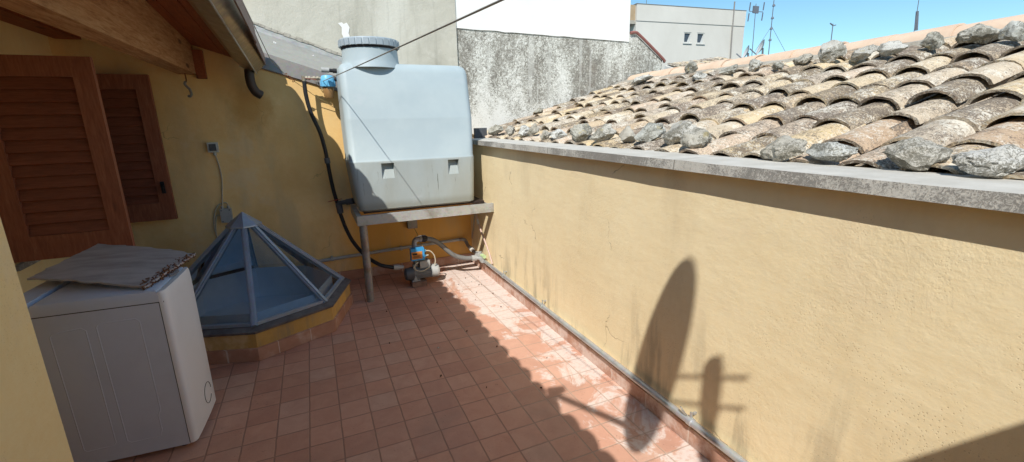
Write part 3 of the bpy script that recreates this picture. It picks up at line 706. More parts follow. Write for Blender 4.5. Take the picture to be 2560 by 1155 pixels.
mb.rings([[wp(.034 + .016 * math.cos(q), .26 + .055 * math.sin(q), .8635 + .003 * math.cos(q)) for q in [PI * 2 * i / 18 for i in range(18)]], [wp(.034 + .016 * math.cos(q), .26 + .055 * math.sin(q), .8665 + .003 * math.cos(q)) for q in [PI * 2 * i / 18 for i in range(18)]]]); build('grip_pad', mb, 'marblegrey', t)
for d, a in ((.07, .05), (.07, .35), (.55, .05), (.55, .35)):
    mb = MB(); mb.cyl(wp(d, a, 0), wp(d, a, .03), .02, .015, 12); build('foot', mb, 'black', t)

# grey board lying on top, torn along its right edge
t = thing('fibre_board', (-.85, .7, .87), 'ragged grey fibre board with a torn brown edge lying on the washing machine', 'board')
P1, P2, P3, P4 = V((-.60, .275, .873)), V((-.497, .80, .878)), V((-1.03, 1.10, .945)), V((-1.13, .57, .905))
mb = MB(); N1, N2 = 26, 20
def bp(u, v, dz=0):
    p = (P1 * (1 - u) + P4 * u) * (1 - v) + (P2 * (1 - u) + P3 * u) * v
    rg = .016 * noise.noise(V((u * 9, v * 9, 3))) + .008 * noise.noise(V((u * 31, v * 31, 5)))
    ed = (u < .001 or u > .999 or v < .001 or v > .999)
    if ed: p = p + V((rg, rg * .7, 0))
    return p + V((0, 0, dz + .010 * math.sin(u * 3.2 + v) * (.3 + u) + .004 * noise.noise(V((u * 6, v * 6, 8)))))
top = [[mb.bm.verts.new(bp(i / N1, j / N2, .009)) for j in range(N2 + 1)] for i in range(N1 + 1)]
bot = [[mb.bm.verts.new(bp(i / N1, j / N2, 0)) for j in range(N2 + 1)] for i in range(N1 + 1)]
for i in range(N1):
    for j in range(N2):
        mb.bm.faces.new((top[i][j], top[i + 1][j], top[i + 1][j + 1], top[i][j + 1])); mb.bm.faces.new((bot[i][j], bot[i][j + 1], bot[i + 1][j + 1], bot[i + 1][j]))
for i in range(N1):
    for j in (0, N2): mb.bm.faces.new((top[i][j], bot[i][j], bot[i + 1][j], top[i + 1][j]))
for j in range(N2):
    for i in (0, N1): mb.bm.faces.new((top[i][j], bot[i][j], bot[i][j + 1], top[i][j + 1]))
build('board', mb, 'card', t, sharp=60)
mb = MB(); rg = random.Random(3)
for i in range(420):
    v = rg.random() ** .9; u = rg.uniform(-.01, .05) * (1.2 - abs(v - .5))
    p = bp(max(u, 0), v, .004); p = p + (P1 - P4).normalized() * rg.uniform(-.02, .010) + V((0, 0, rg.uniform(-.010, .008)))
    d = V((rg.uniform(-1, 1), rg.uniform(-1, 1), rg.uniform(-.5, .5))).normalized(); e = d.cross(V((0, 0, 1))).normalized()
    mb.obox(p, d, e, d.cross(e), rg.uniform(.006, .022), rg.uniform(.003, .008), rg.uniform(.001, .004))
build('torn_fibres', mb, 'cardedge', t)

# ------------------------------------------------------------------ octagonal glass skylight
C0 = V((-.376, 1.838, 0)); ang0 = math.radians(4.6)
def oc(r, k, z): return C0 + V((r * math.cos(ang0 + k * PI / 4), r * math.sin(ang0 + k * PI / 4), z))
t = thing('skylight', C0, 'octagonal pyramid glass skylight with blue-grey frame on a low yellow curb', 'skylight')
def octring(r, z): return [oc(r, k, z) for k in range(8)]
mb = MB(); mb.rings([octring(.738, .01), octring(.738, .205), octring(.60, .205), octring(.60, .01)], (False, False)); build('curb', mb, 'curb', t, bevel=.006)
mb = MB(); mb.rings([octring(.752, .002), octring(.752, .095), octring(.738, .098), octring(.738, .002)], (False, False)); build('skirting', mb, 'skirt', t, bevel=.002)
mb = MB(); mb.rings([octring(.752, .206), octring(.757, .222), octring(.72, .235), octring(.64, .238), octring(.62, .206)], (False, False)); mb.bm.faces.ensure_lookup_table(); build('base_flashing', mb, 'sill', t, sharp=20)
mb = MB(); mb.rings([octring(.598, .3), octring(.598, .012)], (False, False)); mb.rings([octring(.592, .012), octring(.592, .3), octring(.598, .3)], (False, False)); build('shaft_lining', mb, 'shaft', t)
mb = MB(); mb.rings([octring(.598, .008), octring(.598, .012)]); build('shaft_bottom', mb, 'shaft', t)
APZ = .875
def slope(k, r, off=0):     # point on the hip line k
    z = .238 + (APZ - .238) * (1 - (r - .03) / (.68 - .03)); return oc(r, k, z + off)
for k in range(8):
    mb = MB(); a, b, c, d = slope(k, .66, .006), slope(k + 1, .66, .006), slope(k + 1, .07, .006), slope(k, .07, .006)
    mb.face([a, b, c, d]); build('glass_pane', mb, 'glass', t)
for k in range(8):
    mb = MB(); p, q = slope(k, .69, .012), slope(k, .06, .012)
    nrm = (p - C0); nrm.z = 0; nrm = (nrm.normalized() * (APZ - .238) + V((0, 0, .65))).normalized()
    mb.bar(p, q, .044, .014, nrm); mb.bar(p + nrm * .012, q + nrm * .012, .022, .014, nrm); mb.bar(p - nrm * .018, q - nrm * .018, .012, .024, nrm)
    build('hip_rib', mb, 'frame', t, bevel=.0025)
for k in range(8):
    mb = MB(); a, b = slope(k, .675, .008), slope(k + 1, .675, .008); mb.bar(a, b, .03, .022); build('base_bar', mb, 'frame', t, bevel=.002)
mb = MB(); apx = C0 + V((0, 0, .936))
mb.rings([octring(.128, .826), octring(.126, .838), octring(.004, .936)]); build('apex_cap', mb, 'frame', t, sharp=15)

# ------------------------------------------------------------------ tank stand and dark gap board
mb = MB(); mb.obox((1.93, 2.62, 1.44), (1, .2, 0), (-.2, 1, 0), (0, 0, 1), .16, .02, .15); o = build('sheet_scrap', mb, 'darkgray'); tag(o, 'dark sheet scrap standing at the far end of the coping behind the tank', 'scrap')
t = thing('tank_stand', (1.1, 2.15, 0), 'galvanised angle steel stand with one round leg carrying the water tank', 'stand')
mb = MB(); mb.box(.478, XW - .002, 1.838, 1.844, .722, .806); mb.box(.478, XW - .002, 1.8445, 1.88, .800, .8055); build('front_rail', mb, 'stand', t, bevel=.0015)
mb = MB(); mb.box(.478, .484, 1.845, 2.52, .722, .805); mb.box(.4845, .52, 1.88, 2.52, .7995, .8045); build('side_rail', mb, 'stand', t, bevel=.0015)
mb = MB(); mb.box(XW - .046, XW - .04, 1.88, 2.52, .722, .799); build('side_rail', mb, 'stand', t, bevel=.0015)
mb = MB(); mb.box(.486, XW - .047, 2.47, 2.52, .73, .797); build('rear_rail', mb, 'stand', t, bevel=.0015)
mb = MB(); mb.cyl((.525, 1.87, .0), (.525, 1.87, .721), .034, None, 20); build('leg', mb, 'leg', t)
mb = MB(); mb.box(.484, .57, 1.8445, 1.90, .716, .7215); build('leg_plate', mb, 'leg', t)
mb = MB(); mb.bar((XW - .02, 2.28, .79), (XW - .02, 2.50, .30), .03, .005, (1, 0, 0)); build('wall_brace', mb, 'stand', t)
mb = MB(); mb.box(.55, XW - .06, 1.945, 2.46, .8065, .823); o = build('gap_board', mb, 'darkmetal'); tag(o, 'board coloured dark as the shaded gap between the stand and the water tank', 'board')  # dark colour stands in for the shade between stand and tank

# ------------------------------------------------------------------ water tank
t = thing('water_tank', (1.04, 2.17, .845), 'pale blue-grey plastic water tank with round screw lid on the steel stand', 'water tank')
def rr(x0, x1, y0, y1, z, r, n=6):
    out = []
    for cx, cy, a0 in ((x1 - r, y0 + r, -PI / 2), (x1 - r, y1 - r, 0), (x0 + r, y1 - r, PI / 2), (x0 + r, y0 + r, PI)):
        for i in range(n + 1):
            a = a0 + PI / 2 * i / n; out.append((cx + r * math.cos(a), cy + r * math.sin(a), z))
    return out
mb = MB()
lv = [(.535, 1.57, 1.93, 2.42, .824, .06), (.512, 1.598, 1.906, 2.44, .840, .065), (.50, 1.60, 1.900, 2.445, .9, .07), (.466, 1.606, 1.884, 2.46, 1.262, .06), (.466, 1.604, 1.887, 2.46, 1.272, .06), (.472, 1.603, 1.897, 2.46, 1.285, .06), (.466, 1.606, 1.908, 2.46, 1.622, .06), (.468, 1.606, 1.913, 2.46, 1.638, .06),
      (.468, 1.606, 1.952, 2.46, 1.83, .065), (.470, 1.604, 1.992, 2.45, 2.02, .06), (.474, 1.598, 2.002, 2.445, 2.048, .06), (.486, 1.585, 2.018, 2.43, 2.078, .065), (.51, 1.56, 2.045, 2.40, 2.096, .075), (.6, 1.45, 2.12, 2.32, 2.106, .08)]
mb.rings([rr(*q) for q in lv])
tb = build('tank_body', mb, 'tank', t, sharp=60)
# moulded grip pockets in the front
def cut(x0, x1):
    m2 = MB(); m2.hexa([(x0, 1.85, 1.11), (x1, 1.85, 1.11), (x1, 1.85, 1.25), (x0, 1.85, 1.25)], [(x0 + .004, 1.893, 1.115), (x1 - .004, 1.893, 1.115), (x1 - .004, 1.955, 1.247), (x0 + .004, 1.955, 1.247)])
    bmesh.ops.recalc_face_normals(m2.bm, faces=m2.bm.faces)
    me = bpy.data.meshes.new('cut'); m2.bm.to_mesh(me); m2.bm.free(); o = bpy.data.objects.new('cut', me); COL.objects.link(o); return o
cs = [cut(.728, .843), cut(1.333, 1.44)]
tb.parent = None; tb.location = ORG['water_tank']
for c in cs:
    md = tb.modifiers.new('b', 'BOOLEAN'); md.object = c; md.operation = 'DIFFERENCE'; md.solver = 'EXACT'
bpy.context.view_layer.update()
ev = tb.evaluated_get(bpy.context.evaluated_depsgraph_get()); nm = bpy.data.meshes.new_from_object(ev)
tb.modifiers.clear(); tb.data = nm; tb.parent = t; tb.location = (0, 0, 0)
for c in cs: bpy.data.objects.remove(c)
bb = bmesh.new(); bb.from_mesh(nm)
for e in bb.edges: e.smooth = not (len(e.link_faces) != 2 or e.calc_face_angle(0) > math.radians(42))
for f in bb.faces: f.smooth = True
bb.to_mesh(nm); bb.free()
LC = (.762, 2.2, 0)
mb = MB(); mb.lathe([(.262, 2.06), (.25, 2.10), (.243, 2.125), (.238, 2.215), (.23, 2.225)], LC, seg=40); nk = build('neck', mb, 'tank', t)
mb = MB(); mb.lathe([(.236, 2.222), (.243, 2.224), (.243, 2.238), (.236, 2.238)], LC, seg=40); build('lid_gap', mb, 'darkgap', t)
mb = MB(); mb.lathe([(.235, 2.2385), (.252, 2.2385), (.254, 2.29), (.246, 2.302), (.18, 2.308), (.01, 2.31)], LC, seg=48)
ld = build('lid', mb, 'lid', t, sharp=40)
for i in range(28):
    a = 2 * PI * i / 28; c = V((LC[0] + .255 * math.cos(a), LC[1] + .255 * math.sin(a), 2.266))
    mb = MB(); mb.obox(c, (-math.sin(a), math.cos(a), 0), (math.cos(a), math.sin(a), 0), (0, 0, 1), .045, .010, .052); build('lid_rib', mb, 'lid', ld, bevel=.0025)

# overflow stub on the tank side
o = MB(); o.cyl((.474, 2.30, 2.055), (.44, 2.30, 2.055), .02, None, 12); o.cyl((.445, 2.30, 2.055), (.385, 2.30, 2.06), .016, None, 12)
st = build('overflow_stub', o, 'black', t)
mb = MB(); mb.cyl((.41, 2.30, 2.0585), (.345, 2.30, 2.062), .022, None, 12); build('stub_cap', mb, 'gray', st, bevel=.003)

# ------------------------------------------------------------------ water filter with its pipework
t = thing('water_filter', (.40, 2.45, 1.83), 'light blue topped water filter with amber cup hanging left of the tank', 'filter')
mb = MB(); mb.lathe([(.056, 1.925), (.062, 1.93), (.064, 1.975), (.06, 2.005), (.05, 2.025), (.03, 2.03)], (.395, 2.45, 0), seg=20); hd = build('filter_head', mb, 'bluelight', t)
for i in range(14):
    a = 2 * PI * i / 14; c = V((.395 + .063 * math.cos(a), 2.45 + .063 * math.sin(a), 1.955)); mb = MB(); mb.obox(c, (-math.sin(a), math.cos(a), 0), (math.cos(a), math.sin(a), 0), (0, 0, 1), .01, .008, .045); build('grip_rib', mb, 'bluelight', hd)
mb = MB(); mb.lathe([(.02, 1.828), (.04, 1.833), (.046, 1.85), (.046, 1.926), (.044, 1.93)], (.395, 2.45, 0), seg=20); build('filter_cup', mb, 'amber', t)
mb = MB(); mb.cyl((.45, 2.45, 1.995), (.49, 2.42, 1.995), .014, None, 10); mb.cyl((.455, 2.447, 1.995), (.47, 2.437, 1.995), .021, None, 6); build('outlet_fitting', mb, 'black', t)
mb = MB(); mb.cyl((.34, 2.45, 2.0), (.185, 2.45, 2.005), .012, None, 10)
for x in (.32, .29, .25, .225): mb.cyl((x, 2.45, 2.002), (x - .018, 2.45, 2.002), .02, None, 6)
mb.cyl((.195, 2.45, 2.02), (.195, 2.45, 1.96), .018, None, 10); build('inlet_pipe', mb, 'brass', t)
mb = MB(); mb.bar((.19, 2.44, 2.005), (.30, 2.43, 1.985), .014, .005); build('valve_lever', mb, 'redtrim', t)
# black supply hose from the filter down the wall to the pump
t = thing('supply_hose', (.35, 2.4, 0), 'black hose running down the ochre wall left of the tank to the pump', 'hose')
mb = MB(); mb.tube([(.195, 2.45, 1.975), (.197, 2.45, 1.85), (.22, 2.455, 1.70), (.277, 2.46, 1.52), (.302, 2.47, 1.37), (.312, 2.47, 1.26), (.322, 2.47, 1.1), (.338, 2.46, .95), (.362, 2.46, .80), (.38, 2.45, .70), (.41, 2.40, .58), (.46, 2.30, .46), (.55, 2.20, .34), (.66, 2.12, .26), (.76, 2.10, .225), (.82, 2.10, .212)], .0185, 10); build('hose', mb, 'black', t)
mb = MB(); mb.cyl((.309, 2.47, 1.28), (.313, 2.47, 1.23), .026, None, 12); build('coupling', mb, 'darkgray', t, bevel=.003)
mb = MB(); mb.cyl((.79, 2.10, .216), (.85, 2.10, .21), .027, None, 12); mb.cyl((.85, 2.1, .21), (.885, 2.1, .207), .018, None, 12); build('hose_end', mb, 'gray', t)
# ball valve at the tank outlet with a red handle
t = thing('outlet_valve', (.40, 2.40, .80), 'small blue-grey ball valve with a red handle at the tank outlet', 'valve')
mb = MB(); mb.cyl((.366, 2.452, .84), (.376, 2.452, .74), .03, None, 12); mb.cyl((.37, 2.452, .84), (.47, 2.37, .86), .022, None, 12); mb.cyl((.44, 2.395, .852), (.50, 2.345, .866), .03, None, 12); build('valve_body', mb, 'darkgray', t, bevel=.003)
mb = MB(); mb.bar((.40, 2.42, .885), (.27, 2.40, .868), .014, .004); build('handle', mb, 'red', t)
mb = MB(); mb.bar((.40, 2.42, .88), (.40, 2.42, .85), .012, .012, (1, 0, 0)); build('valve_stem', mb, 'brass', t)
# short drain stub
t = None

# ------------------------------------------------------------------ pump set
t = thing('water_pump', (1.06, 2.1, .05), 'grey electric water pump with a blue controller on a brick under the tank', 'pump')
yp, zp = 2.1, .125
mb = MB(); mb.rings([[(x, yp + r * math.cos(a), zp + r * math.sin(a)) for a in [2 * PI * i / 24 for i in range(24)]] for x, r in ((.888, .03), (.892, .05), (.905, .062), (.955, .066), (.975, .066), (.985, .058))]); build('pump_head', mb, 'darkgray', t)
mb = MB(); mb.rings([[(x, yp + r * math.cos(a), zp + r * math.sin(a)) for a in [2 * PI * i / 24 for i in range(24)]] for x, r in ((.985, .05), (1.155, .05), (1.16, .05))])
for i in range(24):
    a = 2 * PI * i / 24; mb.obox((1.075, yp + .054 * math.cos(a), zp + .054 * math.sin(a)), (1, 0, 0), (0, math.cos(a), math.sin(a)), (0, -math.sin(a), math.cos(a)), .15, .016, .004)
build('motor_body', mb, 'motor', t)
mb = MB(); mb.rings([[(x, yp + r * math.cos(a), zp + r * math.sin(a)) for a in [2 * PI * i / 24 for i in range(24)]] for x, r in ((1.152, .064), (1.156, .066), (1.215, .066), (1.232, .058), (1.238, .04))]); build('fan_cover', mb, 'gray', t, sharp=25)
mb = MB(); mb.box(1.04, 1.14, yp - .05, yp + .04, zp + .056, zp + .125); build('terminal_box', mb, 'gray', t, bevel=.01)
mb = MB(); mb.box(.975, .995, yp - .03, yp + .03, .055, zp + .09); mb.box(.95, 1.03, yp - .06, yp + .06, .056, .066); mb.prism([(.965, yp - .062, .066), (1.005, yp - .062, .066), (.99, yp - .062, .11), (.98, yp - .062, .11)], (0, .02, 0)); build('foot', mb, 'gray', t, bevel=.003)
mb = MB(); mb.box(.955, 1.085, yp - .075, yp - .01, .275, .395); cb = build('controller_box', mb, 'blue', t, bevel=.012)
mb = MB(); mb.box(.958, 1.062, yp - .080, yp - .0755, .292, .365); build('label_panel', mb, 'orange', cb)
mb = MB(); mb.box(.968, 1.012, yp - .083, yp - .0805, .335, .352); mb.box(.972, 1.045, yp - .083, yp - .0805, .303, .306); mb.box(.972, 1.035, yp - .083, yp - .0805, .312, .315); mb.box(.972, 1.04, yp - .083, yp - .0805, .321, .324); build('label_print', mb, 'darkgap', cb)
mb = MB(); mb.box(.965, 1.07, yp - .009, yp + .03, .265, .385); build('controller_back', mb, 'darkgray', t, bevel=.008)
for z in (.355, .305):
    mb = MB(); mb.cyl((1.085, yp - .04, z), (1.105, yp - .04, z), .014, None, 10); build('cable_gland', mb, 'bluelight', cb)
mb = MB(); mb.tube([(1.105, yp - .04, .355), (1.15, yp - .045, .345), (1.185, yp - .05, .30), (1.195, yp - .05, .24), (1.185, yp - .05, .20)], .006, 8); mb.tube([(1.105, yp - .04, .305), (1.13, yp - .05, .31)], .006, 8); mb.tube([(1.13, yp - .06, .185), (1.06, yp - .085, .165), (1.0, yp - .085, .175), (.975, yp - .085, .21), (.99, yp - .08, .24), (1.02, yp - .06, .25)], .006, 8); build('cable', mb, 'cream', t)
mb = MB(); mb.cyl((1.01, yp + .01, .19), (1.01, yp + .01, .28), .024, None, 14); build('riser', mb, 'leg', t)
mb = MB(); mb.tube([(1.01, yp + .01, .38), (1.01, yp + .01, .435), (1.025, yp + .012, .462), (1.06, yp + .02, .468)], .026, 12); mb.cyl((1.06, yp + .02, .468), (1.085, yp + .025, .466), .033, None, 8); build('outlet_elbow', mb, 'leg', t)
mb = MB(); mb.cyl((1.087, yp + .025, .466), (1.125, yp + .03, .46), .036, None, 10); mb.cyl((1.125, yp + .03, .46), (1.14, yp + .032, .457), .028, None, 10); build('union_nut', mb, 'darkgap', t, bevel=.003)
mb = MB(); mb.box(.945, 1.09, 2.02, 2.17, .002, .052); o = build('brick', mb, 'brick', bevel=.005); tag(o, 'dark brown brick on the floor tiles under the pump', 'brick')
t = thing('delivery_hose', (1.4, 2.15, .2), 'grey rubber hose arching from the pump to the wall tap fitting', 'hose')
mb = MB(); mb.tube([(1.138, 2.13, .455), (1.20, 2.14, .435), (1.28, 2.15, .375), (1.36, 2.155, .29), (1.44, 2.155, .225), (1.54, 2.155, .188), (1.62, 2.15, .178)], .024, 12); build('hose', mb, 'grayhose', t)

# ------------------------------------------------------------------ pipe manifold on the parapet, floor pipes
t = thing('tap_manifold', (1.70, 2.15, .15), 'chalky pipe cross fitting with a pale green cap in the terrace corner', 'pipe fitting')
mb = MB(); mb.cyl((1.61, 2.15, .178), (1.66, 2.15, .176), .03, None, 10); mb.cyl((1.655, 2.15, .176), (1.72, 2.12, .176), .022, None, 10); mb.cyl((1.70, 2.24, .185), (1.705, 2.06, .165), .024, None, 10); mb.cyl((1.70, 2.17, .20), (1.704, 2.12, .20), .034, None, 8); mb.cyl((1.695, 2.15, .17), (1.695, 2.15, .235), .012, None, 8); mb.bar((1.66, 2.16, .238), (1.72, 2.14, .238), .012, .008); mb.cyl((1.704, 2.09, .168), (1.705, 2.06, .166), .032, None, 8)
build('fitting', mb, 'gray', t, bevel=.002)
mb = MB(); mb.cyl((1.712, 2.09, .21), (1.714, 2.035, .21), .02, None, 12); mb.cyl((1.706, 2.12, .205), (1.712, 2.09, .21), .012, None, 10); build('cap', mb, 'green', t, bevel=.003)
t = thing('wall_pipe', (1.72, .3, .15), 'long galvanised water pipe running on top of the skirting along the sunlit parapet', 'pipe')
mb = MB(); mb.tube([(1.726, 2.06, .150), (1.728, 1.0, .147), (1.724, 0, .150), (1.728, -1, .147), (1.728, -2.95, .150)], .0185, 12, sub=8); build('pipe', mb, 'galv', t)
for y in (1.55, .75, -.815, -1.9):
    cl = MB(); cl.cyl((1.727, y - .012, .149), (1.727, y + .012, .149), .0225, None, 12); cl.bar((1.727, y, .17), (1.727, y, .202), .012, .006, (1, 0, 0)); cl.bar((1.74, y, .19), (1.762, y, .19), .01, .01); o = build('pipe_clip', cl, 'galv', t)
mb = MB(); mb.tube([(1.715, -.80, .18), (1.70, -.79, .20), (1.695, -.775, .215), (1.705, -.77, .205), (1.71, -.79, .19)], .003, 6); build('tie_wire', mb, 'steel', t)
t = thing('conduit_run', (.9, 2.55, .26), 'grey conduit running low along the ochre back wall behind the pump', 'pipe')
mb = MB(); mb.tube([(-.02, 2.553, .245), (.25, 2.556, .252), (.54, 2.553, .264), (.95, 2.556, .276), (1.3, 2.555, .283), (1.60, 2.553, .288)], .0165, 10); build('pipe', mb, 'gray', t)
mb = MB(); mb.tube([(1.60, 2.553, .288), (1.64, 2.55, .287), (1.668, 2.535, .275), (1.678, 2.51, .245), (1.68, 2.47, .225), (1.69, 2.36, .205), (1.70, 2.24, .187)], .019, 10); build('elbow', mb, 'leg', t)
mb = MB(); mb.cyl((1.685, 2.41, .213), (1.69, 2.35, .203), .024, None, 10); build('coupling', mb, 'label', t)
for x in (.25, .95): mb = MB(); mb.box(x - .01, x + .01, 2.535, 2.582, .232 + (.006 if x < .5 else .022), .274 + (.006 if x < .5 else .022)); build('clip', mb, 'gray', t, bevel=.003)
t = thing('drain_tube', (1.73, 2.1, .3), 'thin pinkish conduit slanting down from the tank stand to the wall pipe', 'conduit')
mb = MB(); mb.tube([(1.725, 2.335, .72), (1.728, 2.233, .535), (1.732, 2.165, .46), (1.738, 1.98, .29), (1.742, 1.885, .17)], .0095, 8); build('tube', mb, 'pinkpipe', t)
mb = MB(); mb.cyl((1.727, 2.25, .565), (1.7285, 2.225, .522), .014, None, 8); build('coupling', mb, 'label', t)

# ------------------------------------------------------------------ electrics on the back wall
t = thing('wall_switch', (-.61, 2.575, 1.41), 'small grey weatherproof switch on the ochre wall above the skylight', 'switch')
mb = MB(); mb.box(-.652, -.573, 2.545, YB - .001, 1.372, 1.458); b_ = build('housing', mb, 'label', t, bevel=.008)
mb = MB(); mb.box(-.640, -.586, 2.538, 2.5448, 1.385, 1.445); build('rocker', mb, 'darkgray', b_, bevel=.004)
mb = MB(); mb.cyl((-.607, 2.566, 1.372), (-.606, 2.566, 1.345), .012, None, 8); build('gland', mb, 'label', b_)
t = thing('junction_box', (-.6, 2.575, .80), 'pale grey junction box on the ochre wall just left of the skylight tip', 'junction box')
mb = MB(); mb.box(-.645, -.555, 2.535, YB - .001, .735, .862); b_ = build('housing', mb, 'gray', t, bevel=.006)
for x in (-.625, -.575): mb = MB(); mb.cyl((x, 2.56, .862), (x, 2.56, .885), .012, None, 8); build('gland', mb, 'gray', b_)
for x in (-.632, -.568):
    for z in (.748, .849): mb = MB(); mb.cyl((x, 2.536, z), (x, 2.532, z), .006, None, 8); build('screw', mb, 'darkgray', b_)
t = thing('switch_cable', (-.61, 2.57, 1.1), 'white cable on the ochre wall linking the switch to the junction box', 'cable')
mb = MB(); mb.tube([(-.606, 2.568, 1.348), (-.592, 2.572, 1.25), (-.59, 2.574, 1.12), (-.607, 2.573, 1.0), (-.622, 2.565, .885)], .006, 8); mb.tube([(-.575, 2.56, .884), (-.58, 2.565, .905), (-.60, 2.572, .915), (-.66, 2.573, .89), (-.70, 2.573, .80), (-.715, 2.573, .68), (-.70, 2.573, .56)], .005, 8); mb.tube([(-.646, 2.57, .80), (-.68, 2.573, .80), (-.70, 2.574, .72), (-.708, 2.574, .62), (-.69, 2.573, .52)], .005, 8); mb.tube([(-.60, 2.566, .735), (-.596, 2.57, .66), (-.60, 2.57, .5)], .005, 8)
build('cable', mb, 'cream', t)
t = thing('pump_socket', (1.09, 2.55, .5), 'small brown wall socket box on the back wall above the pump', 'socket')
mb = MB(); mb.box(1.035, 1.135, 2.52, YB - .001, .485, .575); build('housing', mb, 'leg', t, bevel=.006)
mb = MB(); mb.tube([(1.10, 2.53, .487), (1.115, 2.45, .43), (1.12, 2.30, .36), (1.115, 2.16, .33), (1.105, 2.08, .31)], .0045, 6); o = build('pump_cable', mb, 'wirey'); tag(o, 'thin yellowish cable hanging from the wall socket to the pump', 'cable')
t = thing('hanging_hook', (-.70, 2.5, 1.85), 'small rusty hook and chain scrap hanging under the timber beam', 'hook')
mb = MB(); mb.tube([(-.705, 2.48, 2.031), (-.703, 2.48, 1.98), (-.71, 2.48, 1.955)], .005, 6); build('wire', mb, 'rust', t)
mb = MB(); mb.tube([(-.71, 2.48, 1.965), (-.72, 2.485, 1.945), (-.705, 2.48, 1.92), (-.69, 2.475, 1.90), (-.685, 2.475, 1.865), (-.695, 2.475, 1.845), (-.71, 2.48, 1.85)], .010, 8); build('hook', mb, 'leg', t)

# ------------------------------------------------------------------ clothes lines
t = thing('clothes_line', (.6, -.2, 1.9), 'thin steel clothes line stretched past the tank lid toward the viewer', 'wire')
a, b = V((.34, 2.555, 1.978)), V((.63, -1.15, 1.877)); e_ = a + (b - a) * 1.49
mb = MB(); mb.tube([a, a + (b - a) * .5 - V((0, 0, .004)), e_], .0030, 6, sub=10); build('wire', mb, 'steel', t)
mb = MB()
for i in range(4):
    c = V((.30 + i * .018, 2.548, 1.985 - i * .022)); mb.tube([c + V((.012 * math.cos(q), .012 * math.sin(q) * (i % 2), .016 * math.sin(q))) for q in [2 * PI * k / 8 for k in range(9)]], .003, 5, False)
build('chain_hook', mb, 'steel', t)
t = thing('stay_wire', (.2, 2.3, 1.9), 'yellowish stay wire with chain links crossing the back wall beside the gutter', 'wire')
mb = MB(); mb.tube([(.50, 2.57, 1.70), (.26, 2.5, 1.86), (.11, 2.40, 1.975)], .0028, 6, False); build('wire', mb, 'wirey', t)  # yellower than the upper length
mb = MB(); mb.tube([(.045, 2.37, 2.03), (-.03, 2.0, 2.10), (-.085, .4, 2.33)], .0028, 6, False); build('upper_wire', mb, 'steel', t)
for i in range(5):
    c = V((.11 - i * .0135, 2.40 - i * .006, 1.975 + i * .0118)); mb = MB(); mb.tube([c + V((.009 * math.cos(q), .011 * math.sin(q) * (i % 2), .011 * math.sin(q) * (1 - i % 2) + .006 * math.cos(q))) for q in [2 * PI * k / 8 for k in range(9)]], .003, 5, False); build('link', mb, 'rust', t)

# ------------------------------------------------------------------ dish behind the viewer whose shadow falls on the wall
def sunpt(p, L): return V(p) - SUN * L
LD = 4.0
dc = sunpt((1.634, -.665, .426), LD); nf = V((-.748, .561, .354)).normalized()
dx = nf.cross(V((0, 0, 1))).normalized(); dy = dx.cross(nf) * -1
if dy.z < 0: dy = -dy
mast = sunpt((1.76, -.885, .50), LD)
t = thing('satellite_dish', (mast.x, mast.y, 1.36), 'satellite dish with feed arm on a mast standing on the rear wall', 'satellite dish')
mb = MB(); rs = []
for rr_ in (.03, .15, .27, .36, .405, .417): rs.append([dc + (dx * math.cos(q) + dy * math.sin(q)) * rr_ - nf * (.055 * (1 - (rr_ / .417) ** 2)) for q in [2 * PI * i / 40 for i in range(40)]])
mb.rings(rs, (True, False)); mb.rings([[p - nf * .006 for p in r] for r in rs], (True, False)); build('reflector', mb, 'dish', t)
mb = MB(); mb.cyl((mast.x, mast.y, 1.359), mast, .03, None, 14); build('mast', mb, 'galv', t)
lnb = sunpt((1.30, -.33, 0.0), LD + .05); foot = dc - dy * .40
lnb = foot + nf * .50 + dy * .06
mb = MB(); mb.bar(foot - nf * .02, lnb, .03, .03); mb.cyl(lnb, lnb + (dc - lnb).normalized() * .09 + V((0, 0, .03)), .035, .028, 12); build('feed_arm', mb, 'ant', t)
bk = dc - nf * .05 - dy * .05
mq = V((mast.x, mast.y, bk.z))
mb = MB()
for dz in (.06, -.09): mb.bar(bk + V((0, 0, dz)), mq + V((0, 0, dz)) + (mq - bk).normalized() * .12, .012, .012)
mb.obox(mq + V((0, 0, -.015)), dx, nf, (0, 0, 1), .075, .075, .19); mb.bar(bk + V((0, 0, .075)) , bk + V((0, 0, -.1)), .05, .05, nf); build('bracket', mb, 'ant', t)

# ------------------------------------------------------------------ distant block, antennas, far roof
t = thing('apartment_block', (19, 20, -9), 'distant beige apartment block with two small windows against the sky', 'building')
A, B = V((15.70, 17.46, 0)), V((22.47, 16.83, 0)); ud = (B - A).normalized(); nd = V((ud.y, -ud.x, 0))     # nd faces the viewer
def bq(u, d, z): return A + ud * u - nd * d + V((0, 0, z))
WL = (B - A).length
def bbox(mb, u0, u1, d0, d1, z0, z1): return mb.hexa([bq(u0, d0, z0), bq(u1, d0, z0), bq(u1, d1, z0), bq(u0, d1, z0)], [bq(u0, d0, z1), bq(u1, d0, z1), bq(u1, d1, z1), bq(u0, d1, z1)])
wins = [(2.90, 3.36, 5.28, 5.80), (3.73, 4.20, 5.27, 5.80)]
mb = MB()
bbox(mb, 0, 2.90, 0, 9, -9, 6.22); bbox(mb, 4.20, WL, 0, 9, -9, 6.22); bbox(mb, 2.90, 4.20, 0, 9, -9, 5.27); bbox(mb, 2.90, 4.20, 0, 9, 5.80, 6.22); bbox(mb, 3.36, 3.73, 0, 9, 5.27, 5.80); bbox(mb, 2.9, 4.2, .3, 9, 5.27, 5.8)
bbox(mb, 0, WL, -.03, 9, 6.223, 6.99); build('wall', mb, 'bld', t)
mb = MB(); bbox(mb, -.03, WL + .02, -.05, 9.05, 6.993, 7.012); build('parapet_cap', mb, 'bldcap', t)
